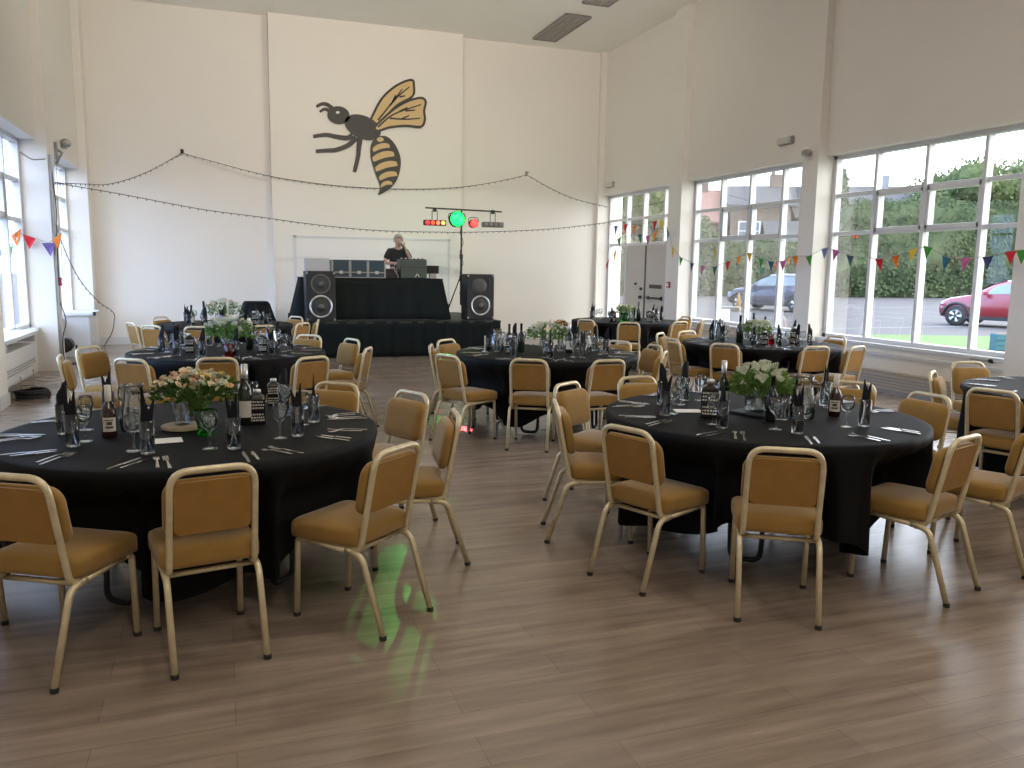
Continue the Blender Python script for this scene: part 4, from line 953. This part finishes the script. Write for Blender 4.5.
for (u,v,lb) in ((182,151,'small dark hook holding the upper fairy lights on the left of back wall'),(527,173,'small pale hook holding the upper fairy lights on the right of back wall')):
    q=ony(u,v,17.6 if u<300 else 17.6); h=thing('wall_hook',lb,'hook',(q.x,17.65,q.z)); MB().box(-.03,.03,-.015,0,-.04,.04).build('plate',M['black'] if u<300 else M['grey'],h); MB().tube([(0,-.012,.01),(0,-.16 if u<300 else -.2,.0)],.008).build('arm',M['black'] if u<300 else M['grey'],h)
# ------------------------------------------------------------------ bunting
FC=dict(navy=(.05,.06,.16),red=(.62,.02,.03),orange=(.85,.24,.03),yellow=(.80,.50,.03),green=(.06,.30,.04),teal=(.03,.13,.20),pink=(.55,.12,.32),purple=(.18,.12,.36),slate=(.06,.09,.13),blue=(.16,.20,.42),dgreen=(.02,.12,.09),maroon=(.35,.05,.12))
def bunting(label,flags,plane,xw,ends,sz=.155):
    b=thing('bunting',label,'bunting'); pt=[]
    fl=[(onx(u,v,xw) if plane=='x' else ony(u,v,xw),c) for u,v,c in flags]
    pp=[Vector(e) for e in ends[:1]]+[p for p,c in fl]+[Vector(e) for e in ends[1:]]
    MB().tube(pp,.004,5).build('cord',M['grey'],b)
    for i,(p,c) in enumerate(fl):
        d=(pp[min(i+2,len(pp)-1)]-pp[i]); d.normalize(); rnd=random.Random(i*7+len(label)); n=Vector((-d.y,d.x,0)).normalized() if abs(d.z)<.95 else Vector((1,0,0))
        sw=n*rnd.uniform(-.03,.03); hw=sz*.46; tip=p+Vector((0,0,-sz))+sw+d*rnd.uniform(-.02,.02)
        a=p-d*hw; e=p+d*hw; m_=p+Vector((0,0,-sz*.45))+sw*1.5; t=n*.0015
        f=MB(); vs=[a+t,e+t,tip+t,m_+t,a-t,e-t,tip-t,m_-t]
        f.add(vs,[(0,1,3),(1,2,3),(2,0,3),(5,4,7),(6,5,7),(4,6,7),(0,4,5,1),(1,5,6,2),(2,6,4,0)])
        f.build('pennant',mat('felt_'+c,FC[c],.85,var=.06,scale=80),b,label=f'{c} pennant')
bunting('bunting strung along the right pillars past the windows and car park view',[(681,257.5,'green'),(692,263,'slate'),(703,266,'pink'),(715,266.5,'dgreen'),(728,261.5,'red'),(739,256.5,'orange'),(749.5,253,'yellow'),(761,258.5,'green'),(771,261.5,'teal'),(783,261,'pink'),(795,256,'orange'),(809,256,'green'),
 (825,248,'blue'),(836,250,'pink'),(850,255.5,'slate'),(879,259,'red'),(895.5,256,'orange'),(913,249,'yellow'),(928,246.5,'green'),(947,257.5,'teal'),(966,258,'pink'),(988,256.5,'navy'),(1011,251,'red'),(1022,250,'green')],'x',8.14,[onx(673,248,8.14),onx(1060,250,8.14)])
bunting('bunting zigzagging across the window above the double doors',[(616,226,'blue'),(626,224,'red'),(634.5,226,'orange'),(655,221,'red'),(662.5,221,'yellow'),(668,230,'teal'),(673,248,'yellow')],'x',8.16,[onx(610,224,8.16),onx(676,250,8.16)],.2)
bunting('second bunting drooping beside the double doors near the back corner',[(655,232,'orange'),(648,236,'pink'),(640,234,'dgreen'),(619,238,'green'),(615,252,'yellow'),(608,261,'red')],'x',8.2,[onx(662,226,8.2),onx(606,268,8.2)],.2)
bunting('bunting strung across the left window to the left pillar',[(3,249,'navy'),(10,248,'green'),(16,232,'orange'),(29,236,'red'),(48.5,243,'purple'),(57.5,236,'orange')],'y',13.4,[ony(-8,250,13.4),ony(62,232,13.5)],.19)
# ------------------------------------------------------------------ outside
go=struct(MB().box(8.9,140,-70,130,-.15,-.02).box(-140,-2.98,-70,130,-.15,-.02).box(-2.98,8.9,17.9,130,-.15,-.02).build('ground',M['asphalt']))
gs=MB().add([(16.2,17.6,-.012),(13.2,14.2,-.012),(9,9,-.012),(9,2,-.012),(26,2,-.012),(26,13.6,-.012),(19.8,16.25,-.012)],[(0,1,2,3,4,5,6)])
struct(gs.build('lawn_verge',M['grass']))
ln=MB()
for k in range(7):
    a=Vector((15.5+k*2.7,22.5+k*.4)); ln.add([(a.x,a.y,-.014),(a.x+.12,a.y,-.014),(a.x+.6,a.y+4.8,-.014),(a.x+.48,a.y+4.8,-.014)],[(0,1,2,3)])
ln.add([(14,19.4,-.014),(40,20.6,-.014),(40,20.75,-.014),(14,19.55,-.014)],[(0,1,2,3)]); ln.add([(16,31,-.014),(48,33,-.014),(48,33.2,-.014),(16,31.2,-.014)],[(0,1,2,3)])
struct(ln.build('parking_lines',M['white_line']))
M['hedge']=leafmat('hedge_leaf',(.055,.078,.042),(.105,.128,.066),.9); M['hedge2']=leafmat('tree_leaf',(.07,.095,.04),(.15,.17,.075),.8); M['hedge3']=leafmat('pale_tree_leaf',(.11,.14,.06),(.20,.22,.11),.8)
def leaves(m,c,rad,n,rnd,l0=.28,shell=True):
    for i in range(n):
        d=Vector((rnd.gauss(0,1),rnd.gauss(0,1),rnd.gauss(0,1))).normalized(); k=rnd.uniform(.72,1.06) if shell else rnd.random()
        p=Vector((c[0]+d.x*rad[0]*k,c[1]+d.y*rad[1]*k,c[2]+d.z*rad[2]*k)); t=Vector((rnd.gauss(0,1),rnd.gauss(0,1),rnd.gauss(0,1))).normalized(); s_=t.cross(d).normalized(); l=l0*rnd.uniform(.6,1.3)
        m.add([p-t*l*.5,p+s_*l*.32,p+t*l*.5,p-s_*l*.32],[(0,1,2,3)])
def blob(m,c,rad,seed,seg=18,rg=12):
    rs=[]
    for i in range(1,rg):
        a=PI*i/rg; r=[]
        for j in range(seg):
            b=2*PI*j/seg; d=Vector((sin(a)*cos(b),sin(a)*sin(b),-cos(a))); k=.86+.22*noise.noise(d*2.2+Vector((seed,0,0)))
            r.append((c[0]+d.x*rad[0]*k,c[1]+d.y*rad[1]*k,c[2]+d.z*rad[2]*k))
        rs.append(r)
    m.rings(rs)
# long hedge as one continuous hedge
hg=thing('hedge','long tall dark green hedge along the far side of the car park','hedge')
m=MB(); rnd=random.Random(5)
ha,hb_=Vector((24,48.5)),Vector((64,44)); dh=(hb_-ha).normalized(); nh=Vector((dh.y,-dh.x)); Ln=(hb_-ha).length
rows=[]
def htop(s_):
    x=24+40*s_
    return 5.4 if x<30.5 else (5.4-1.9*min(1,(x-30.5)/1.5) if x<39 else 3.5+3.2*min(1,(x-39)/3))
for i in range(61):
    s_=i/60; p=ha+dh*Ln*s_; top=htop(s_)+.7*noise.noise(Vector((s_*9,1,0))); rr=[]
    for o_,z in ((0.0,.0),(.5,top*.35),(.45,top*.7),(.1,top*.93),(-.8,top),(-1.8,top*.9),(-2.0,0)):
        k=.5*noise.noise(Vector((p.x*.5,z*.6,o_)))
        q=p+nh*(o_+k); rr.append((q.x,q.y,max(0,z+k*.3)))
    rows.append(rr)
m.rings(rows); 
for i in range(17000):
    s_=rnd.random(); p=ha+dh*Ln*s_; top=htop(s_)+.7*noise.noise(Vector((s_*9,1,0))); z=rnd.random()**.8*top*1.03; q=p+nh*(rnd.uniform(.2,.75) if z<top*.85 else rnd.uniform(-1,.4))
    c=Vector((q.x,q.y,z)); t=Vector((rnd.gauss(0,1),rnd.gauss(0,1),rnd.gauss(0,1))).normalized(); s2=t.cross(Vector((nh.x,nh.y,.3))).normalized(); l=rnd.uniform(.16,.38); m.add([c-t*l*.5,c+s2*l*.32,c+t*l*.5,c-s2*l*.32],[(0,1,2,3)])
m.build('foliage',M['hedge'],hg)
def tree(x,y,h,r,seed,label,mt,pine=False,n=5200):
    rnd=random.Random(seed); t=thing('tree',label,'tree',(x,y,0),0,'trees behind the hedge')
    MB().tube([(0,0,-.02),(.1,.05,h*.3),(0,0,h*.7)],[.28,.22,.08],8).build('trunk',M['bark'],t,True)
    m=MB()
    if pine:
        for k in range(7): leaves(m,(0,0,h*(.25+.11*k)),(r*(1-.13*k),r*(1-.13*k),h*.09),n//7,rnd,.4,False)
    else:
        for k in range(9):
            a=k*2.4; c=(r*.5*cos(a)*(1 if k else 0),r*.5*sin(a)*(1 if k else 0),h*(.55+.05*(k%4))+ (h*.12 if k==0 else 0)); q=r*rnd.uniform(.42,.6)
            blob(m,c,(q*.85,q*.85,q*.75),seed+k,12,9); leaves(m,c,(q,q,q*.9),n//9,rnd,.34)
    m.build('crown',mt,t)
tree(54.3,49.5,12.0,4.3,21,'tall round tree behind the hedge, left of two at right window','' or M['hedge2']); tree(60.0,46.5,13.6,4.8,22,'tall round tree at far right above the red car',M['hedge3']); tree(45.0,52,9.6,1.6,23,'thin pointed tree rising above the hedge at left of the right window',M['hedge2'],True,1200)
tree(24.5,47,8.3,2.6,24,'light green tree left of the brick houses',M['hedge3']); tree(15.5,32,7.0,3.0,25,'tree seen through the window beside the double doors',M['hedge3']); tree(19.0,40,9.5,3.4,26,'tall tree seen above the double doors',M['hedge2']); tree(13.2,28,3.4,1.5,27,'small bush-like tree left of the double doors',M['hedge3'])
# houses
Mb1=brickmat('brown_brick',(.15,.095,.07),(.115,.072,.052),(.17,.15,.13)); Mb2=brickmat('yellow_brick',(.22,.165,.085),(.18,.135,.07),(.2,.18,.15)); Mroof=mat('grey_roof_tiles',(.05,.047,.05),.8,var=.2,scale=4); Mroofr=mat('red_roof_tiles',(.19,.09,.065),.8,var=.2,scale=4)
def house(x,y,w_,d_,h,rh,rz,mw,mr,label,wins,chim=True):
    t=thing('house',label,'house',(x,y,0),rz,'houses beyond the car park')
    MB().box(0,w_,0,d_,-.02,h).add([(0,0,h),(0,d_,h),(0,d_/2,h+rh)],[(0,1,2)]).add([(w_,0,h),(w_,d_,h),(w_,d_/2,h+rh)],[(0,2,1)]).build('walls',mw,t)
    r=MB()
    for y0_,sg in ((-.35,1),(d_+.35,-1)):
        r.add([(-.3,y0_,h-.2),(w_+.3,y0_,h-.2),(w_+.3,d_/2,h+rh+.08),(-.3,d_/2,h+rh+.08),(-.3,y0_,h-.05),(w_+.3,y0_,h-.05),(w_+.3,d_/2,h+rh+.22),(-.3,d_/2,h+rh+.22)],[(0,1,2,3),(4,7,6,5),(0,4,5,1),(0,3,7,4),(1,5,6,2)])
    r.build('roof',mr,t)
    if chim: MB().box(w_*.75,w_*.75+.9,d_/2-.35,d_/2+.35,h+rh*.5,h+rh+1.1).box(w_*.75+.1,w_*.75+.35,d_/2-.12,d_/2+.12,h+rh+1.1,h+rh+1.5).build('chimney',mw,t)
    for (a,z,ww,hh) in wins:
        f=MB().box(a,a+ww,-.06,0,z,z+.09).box(a,a+ww,-.06,0,z+hh-.09,z+hh).box(a,a+.09,-.06,0,z,z+hh).box(a+ww-.09,a+ww,-.06,0,z,z+hh).box(a+ww/2-.05,a+ww/2+.05,-.06,0,z,z+hh).box(a,a+ww,-.05,0,z+hh*.6,z+hh*.6+.07).build('window_frame',M['gloss'],t)
        MB().box(a+.05,a+ww-.05,-.02,-.005,z+.05,z+hh-.05).build('window_glass',mat('house_glass',(.10,.12,.14),.1,var=0),f)
hx,hy=35.0,56.0; az=-math.radians(28)
house(31.5,60.5,7.2,8,5.6,2.6,az,Mb1,Mroofr,'brick house with red tiled roof at left of the middle window',[(1.2,3.4,1.5,1.6),(4.4,3.4,1.5,1.6)])
house(38.2,56.5,4.6,8,6.9,1.6,az,Mb1,Mroof,'brown brick house with white window at the middle window',[(.6,3.6,1.7,2.0),(2.8,3.6,1.4,2.0),(.6,.8,1.7,1.8)])
house(43.0,54.5,9,8,6.0,2.5,az,mat('pale_render',(.17,.17,.18),.8,var=.05),Mroof,'pale rendered house with grey roof right of the brick house',[(1,3.5,1.6,1.6),(4,3.5,1.6,1.6),(6.6,3.5,1.4,1.6)])
house(36.5,49.0,5.6,4.5,3.4,1.7,az,Mb2,Mroof,'low yellow brick building with grey roof behind the blue car',[(.8,1.2,1.3,1.3),(3.2,1.2,1.3,1.3)],False)
house(22.5,62,7,7,6.0,2.4,-.3,Mb2,Mroof,'yellow brick house seen over the double doors',[(1,3.4,1.4,1.5),(4,3.4,1.4,1.5)])
# cars
def wheel(t,x,y,r,mr):
    w_=MB().lathe([(r*.62,-.1),(r*.95,-.1),(r,-.07),(r,.07),(r*.95,.1),(r*.62,.1)],24,(x,y,r),'y').build('wheel',M['rubber'],t,True)
    s=-1 if y<0 else 1
    MB().lathe([(r*.64,.09),(r*.62,.105),(r*.1,.085)] if s<0 else [(r*.64,-.09),(r*.62,-.105),(r*.1,-.085)],20,(x,y,r),'y').build('rim',mat('wheel_dark',(.10,.10,.10),.4,.5),w_,True)
    sp=MB()
    for k in range(5):
        a=2*PI*k/5
        for da in (-.14,.14): sp.tube([(x+.05*cos(a),y+s*.108,r+.05*sin(a)),(x+r*.6*cos(a+da),y+s*.112,r+r*.6*sin(a+da))],.022,6)
    sp.build('spokes',M['foil'],w_)
def car(p0,p1,L_,wb,fo,label,mb_,suv,mroof=None):
    # p0 front wheel ground point, p1 rear wheel ground point (camera side)
    d=(p1-p0); d.z=0; d.normalize(); rz=math.atan2(d.y,d.x); hw=.88
    nrm=Vector((-d.y,d.x,0)); cen=(p0+p1)/2
    if nrm.dot(cen)<0: nrm=-nrm
    c=cen+nrm*(hw-.08); t=thing('car',label,'car',(c.x,c.y,-.02),rz)
    x0=-wb/2-fo; x1=x0+L_; H_=1.58 if suv else 1.54
    # stations: x, half width, bottom, belt z, roof z, roof half width
    S=[(0,.62,.42,.62,.66,.50),(.06,.74,.30,.72,.78,.60),(.35,.86,.22,.84,.90,.66),(.95,.88,.22,.97,1.0,.70),(1.15,.885,.22,1.0,1.06,.70),(1.55,.89,.22,1.02,1.36,.64),(1.95,.89,.22,1.03,H_-.05,.63),(2.5,.89,.22,1.04,H_,.63),(3.2,.89,.22,1.06,H_-.03,.62),(L_-.45,.87,.25,1.08,H_-.13,.60),(L_-.18,.82,.32,1.06,1.25,.62),(L_-.03,.74,.38,.98,1.02,.62),(L_,.66,.45,.85,.88,.55)]
    rs=[]
    for x,w_,zb,zt,zr,wr in S:
        h=[(w_*.85,zb),(w_,zb+.12),(w_*1.0,(zb+zt)/2+.05),(w_*.965,zt),(wr+(w_*.965-wr)*.12,zt+(zr-zt)*.8),(wr*.8,zr)]
        rs.append([(x+x0,-a,z) for a,z in h]+[(x+x0,a,z) for a,z in reversed(h)])
    MB().rings(rs).build('body',mb_,t,True)
    mgl=mat('car_glass',(.14,.165,.175),.08,var=0,spec=.8)
    def pt(x,k,side,off=.012):
        for (a,b) in zip(S[:-1],S[1:]):
            if a[0]<=x<=b[0]:
                u=(x-a[0])/(b[0]-a[0]); w_,zt,zr,wr=[a[q]+(b[q]-a[q])*u for q in (1,3,4,5)]
                ya=w_*.965; yb=wr+(ya-wr)*.12; z=zt+(zr-zt)*.8*k; return (x+x0,side*(ya+(yb-ya)*k+off),z)
    for side in (-1,1):
        for xs_ in ((1.42,1.62,2.36,2.36),(2.46,2.46,3.22,3.15),(3.32,3.25,L_-.5,L_-.72)):
            a,b,c_,e=xs_; n=6; g=MB(); lo=[pt(a+(c_-a)*i/n,.08,side) for i in range(n+1)]; hi=[pt(b+(e-b)*i/n,.93 if not(a<1.5 and i==0) else .75,side) for i in range(n+1)]
            g.v=lo+hi; g.f=[(i,i+1,n+2+i,n+1+i) for i in range(n)]; g.build('side_window',mgl,t)
        m_=MB().cbox((x0+1.5,side*1.0,1.08),(.12,.18,.13)); m_.build('mirror',mb_,t,bevel=.03)
        MB().ball((x0+.16,side*.66,.70),.13,10,8,(.8,.9,.6)).build('headlight',M['foil'],t,True); MB().ball((x0+L_-.12,side*.68,.92),.13,10,8,(.6,.8,1)).build('tail_light',mred,t,True)
        MB().box(x0+.5,x0+L_-.5,side*.885-.02,side*.885+.02,.24,.34).build('sill_trim',M['black'],t)
        h=MB().box(x0+2.2,x0+2.36,side*.90-.012,side*.90+.012,.92,.945); h.build('door_handle',mb_,t)
    n=4; g=MB()
    for x,z in ((1.17,1.08),(1.53,1.355),(1.93,H_-.06)):
        for i in range(n+1): g.v.append((x0+x-.02,(-.58+1.16*i/n),z+.02))
    g.f=[(r_*(n+1)+i,r_*(n+1)+i+1,(r_+1)*(n+1)+i+1,(r_+1)*(n+1)+i) for r_ in range(2) for i in range(n)]; g.build('windscreen',mgl,t)
    MB().box(x0-.02,x0+.05,-.3,.3,.42,.54).build('grille',M['black'],t); MB().box(x0-.035,x0-.015,-.26,.26,.34,.44).build('number_plate',M['paper'],t)
    for x in (-wb/2,wb/2):
        for y in (-.80,.80):
            wheel(t,x,y,.325,None)
            s=-1 if y<0 else 1; a=MB(); rr=.40
            pts=[(x+rr*cos(q),s*.885,.325+rr*sin(q)) for q in [PI*k/12 for k in range(13)]]; a.tube(pts,.045,6); a.build('wheel_arch',M['black'],t,True)
    return t
car(onz(955.5,325,0),onz(955.5,325,0)+Vector((.376,-.927,0))*2.5,3.8,2.5,.62,'red hatchback with pale roof parked outside the right window',mat('red_car_paint',(.20,.014,.020),.25,var=0,coat=.6),False)
car(onz(739,309,0),onz(739,309,0)+Vector((.43,-.91,0))*2.6,4.2,2.6,.70,'dark blue family car parked outside the middle window',mat('blue_car_paint',(.026,.032,.065),.25,var=0,coat=.6),True)
# bollard cone, barrier, teal planter
q=onz(738,311,0); c=thing('traffic_cone','yellow and orange traffic cone left of the blue car','cone',(q.x,q.y,-.02)); MB().box(-.2,.2,-.2,.2,0,.05).build('cone_base',M['rubber'],c); MB().lathe([(.15,.05),(.03,.75),(.02,.76)],16).build('cone_body',mat('cone_yellow',(.30,.17,.04),.6,var=.1),c,True); MB().lathe([(.108,.28),(.078,.45)],16).build('reflective_band',M['paper'],c)
q=onz(729,328,0); c=thing('sign_frame','thin metal barrier frame with white board outside the middle window','barrier',(q.x,q.y,-.02),-.6)
MB().tube(fillet([(-.28,0,.012),(-.28,0,.62),(.28,0,.62),(.28,0,.012)],.06,4),.018).build('tube_frame',M['greymetal'],c); MB().box(-.24,.0,-.008,.008,.1,.55).build('sign_board',M['paper'],c); 
for sx in (-.28,.28): MB().tube([(sx,-.2,.012),(sx,.2,.012)],.018).build('foot',M['greymetal'],c)
q=onz(1003,351,0); c=thing('planter_box','teal slatted box on the grass at the right pillar edge','planter',(q.x+.1,q.y,-.012),-.5); mt=mat('teal_paint',(.02,.10,.13),.5)
MB().box(-.2,.55,0,.4,0,.36).build('box_body',mt,c,bevel=.01); s=MB(); [s.box(-.22,.57,-.02,-.002,z,z+.09) for z in (.02,.13,.24)]; s.build('slats',mt,c); MB().box(-.18,.53,.02,.38,.36,.37).build('soil',M['bark'],c)
# ------------------------------------------------------------------ light: sky through the windows
W=bpy.data.worlds.new('sky'); SC.world=W; t=nt(W); N=t.nodes; L=t.links
o=N.new('ShaderNodeOutputWorld'); b=N.new('ShaderNodeBackground'); L.new(b.outputs[0],o.inputs[0])
tc=N.new('ShaderNodeTexCoord'); sp=N.new('ShaderNodeSeparateXYZ'); L.new(tc.outputs['Generated'],sp.inputs[0])
mr=N.new('ShaderNodeMapRange'); mr.inputs[1].default_value=-.7; mr.inputs[2].default_value=.7; ad=N.new('ShaderNodeMath'); ad.operation='MULTIPLY_ADD'; ad.inputs[1].default_value=-.55; L.new(sp.outputs[1],ad.inputs[0]); L.new(sp.outputs[0],ad.inputs[2]); L.new(ad.outputs[0],mr.inputs[0])
mx=N.new('ShaderNodeMix'); mx.data_type='RGBA'; mx.inputs[6].default_value=(.40,.60,.98,1); mx.inputs[7].default_value=(.93,.945,.96,1); L.new(mr.outputs[0],mx.inputs[0])
nz=N.new('ShaderNodeTexNoise'); nz.inputs['Scale'].default_value=2.2; nz.inputs['Detail'].default_value=6; L.new(tc.outputs['Generated'],nz.inputs['Vector'])
m2=N.new('ShaderNodeMapRange'); m2.inputs[1].default_value=.35; m2.inputs[2].default_value=.7; m2.inputs[3].default_value=.85; m2.inputs[4].default_value=1.1; L.new(nz.outputs['Fac'],m2.inputs[0])
mm=N.new('ShaderNodeMix'); mm.data_type='RGBA'; mm.blend_type='MULTIPLY'; mm.inputs[0].default_value=1; L.new(mx.outputs[2],mm.inputs[6]); L.new(m2.outputs[0],mm.inputs[7]); L.new(mm.outputs[2],b.inputs[0])
b.inputs[1].default_value=3.4
def portal(y0,y1,x,sgn):
    l=bpy.data.lights.new('window_portal','AREA'); l.shape='RECTANGLE'; l.size=y1-y0; l.size_y=HEAD-SILL; l.cycles.is_portal=True
    o=bpy.data.objects.new('window_portal',l); COL.objects.link(o); o.location=(x,(y0+y1)/2,(HEAD+SILL)/2); o.rotation_euler=(PI/2,0,PI/2*sgn)
for by,x,sgn in ((BAYR,WXR+.09,1),(BAYL,WXL-.09,-1)):
    for (a,b_),(c,d) in zip(by[:-1],by[1:]): portal(d,a,x,sgn)
# unseen luminaires added to brighten the near half of the hall
for i,(x,y,wd) in enumerate(((.8,-2.0,'front left'),(4.4,-2.0,'front right'),(.8,4.6,'rear left'),(4.4,4.6,'rear right'))):
    f=thing('added_luminaire','unseen warm luminaire added to brighten the hall, %s of the four'%wd,'added light',(x,y,ZC),0,'added luminaires')
    MB().box(-.32,.32,-.95,.95,-.03,0).box(-.32,-.30,-.95,.95,-.10,-.03).box(.30,.32,-.95,.95,-.10,-.03).box(-.30,.30,-.95,-.93,-.10,-.03).box(-.30,.30,.93,.95,-.10,-.03).build('housing',M['grey'],f)
    o=lamp('AREA','added_luminaire_lamp',(x,y,ZC-.06),FILL_LUM[i//2],(1,.93,.83),shape='RECTANGLE',size=.56,size_y=1.8)
# unseen floodlights added over the middle of the hall to brighten the back wall
for i,x in enumerate((1.2,4.6)):
    f=thing('added_floodlight','unseen warm floodlight added to brighten the back wall, %s of two'%('left','right')[i],'added light',(x,8.6,ZC),0,'ceiling floodlights')
    MB().box(-.02,.02,-.02,.02,-1.2,0).build('drop_pole',M['grey'],f); MB().box(-.18,.18,-.06,.06,-1.44,-1.2).build('housing',M['grey'],f,bevel=.01)
    MB().box(-.16,.16,.06,.068,-1.42,-1.22).build('lens',mat('added_flood_lens',(1,.85,.65),.3,var=0,emit=(1,.85,.65),es=8),f)
    o=lamp('SPOT','added_flood_beam',(x,8.72,ZC-1.32),FILL_FLOOD,(1,.89,.76),spot_size=math.radians(115),spot_blend=1,shadow_soft_size=.15); aim(o,(x+.3 if i==0 else x-.6,17.4,6.2))
# ------------------------------------------------------------------ camera, view
cam=bpy.data.cameras.new('camera'); cam.sensor_width=36; cam.lens=F/1024*36; cam.clip_start=.05; cam.clip_end=400
co=bpy.data.objects.new('camera',cam); COL.objects.link(co)
co.matrix_world=Matrix(((RT.x,UP.x,-FW.x,0),(RT.y,UP.y,-FW.y,0),(RT.z,UP.z,-FW.z,H),(0,0,0,1)))
SC.camera=co
vs=SC.view_settings; vs.view_transform='Standard'; vs.look='None'; vs.exposure=1.3; vs.gamma=1; vs.use_curve_mapping=False
cy=SC.cycles; cy.max_bounces=10; cy.diffuse_bounces=6; cy.glossy_bounces=4; cy.transparent_max_bounces=24; cy.sample_clamp_indirect=6; cy.use_denoising=True
for ch in list(bpy.data.objects):
    if '_f' in ch: del ch['_f']
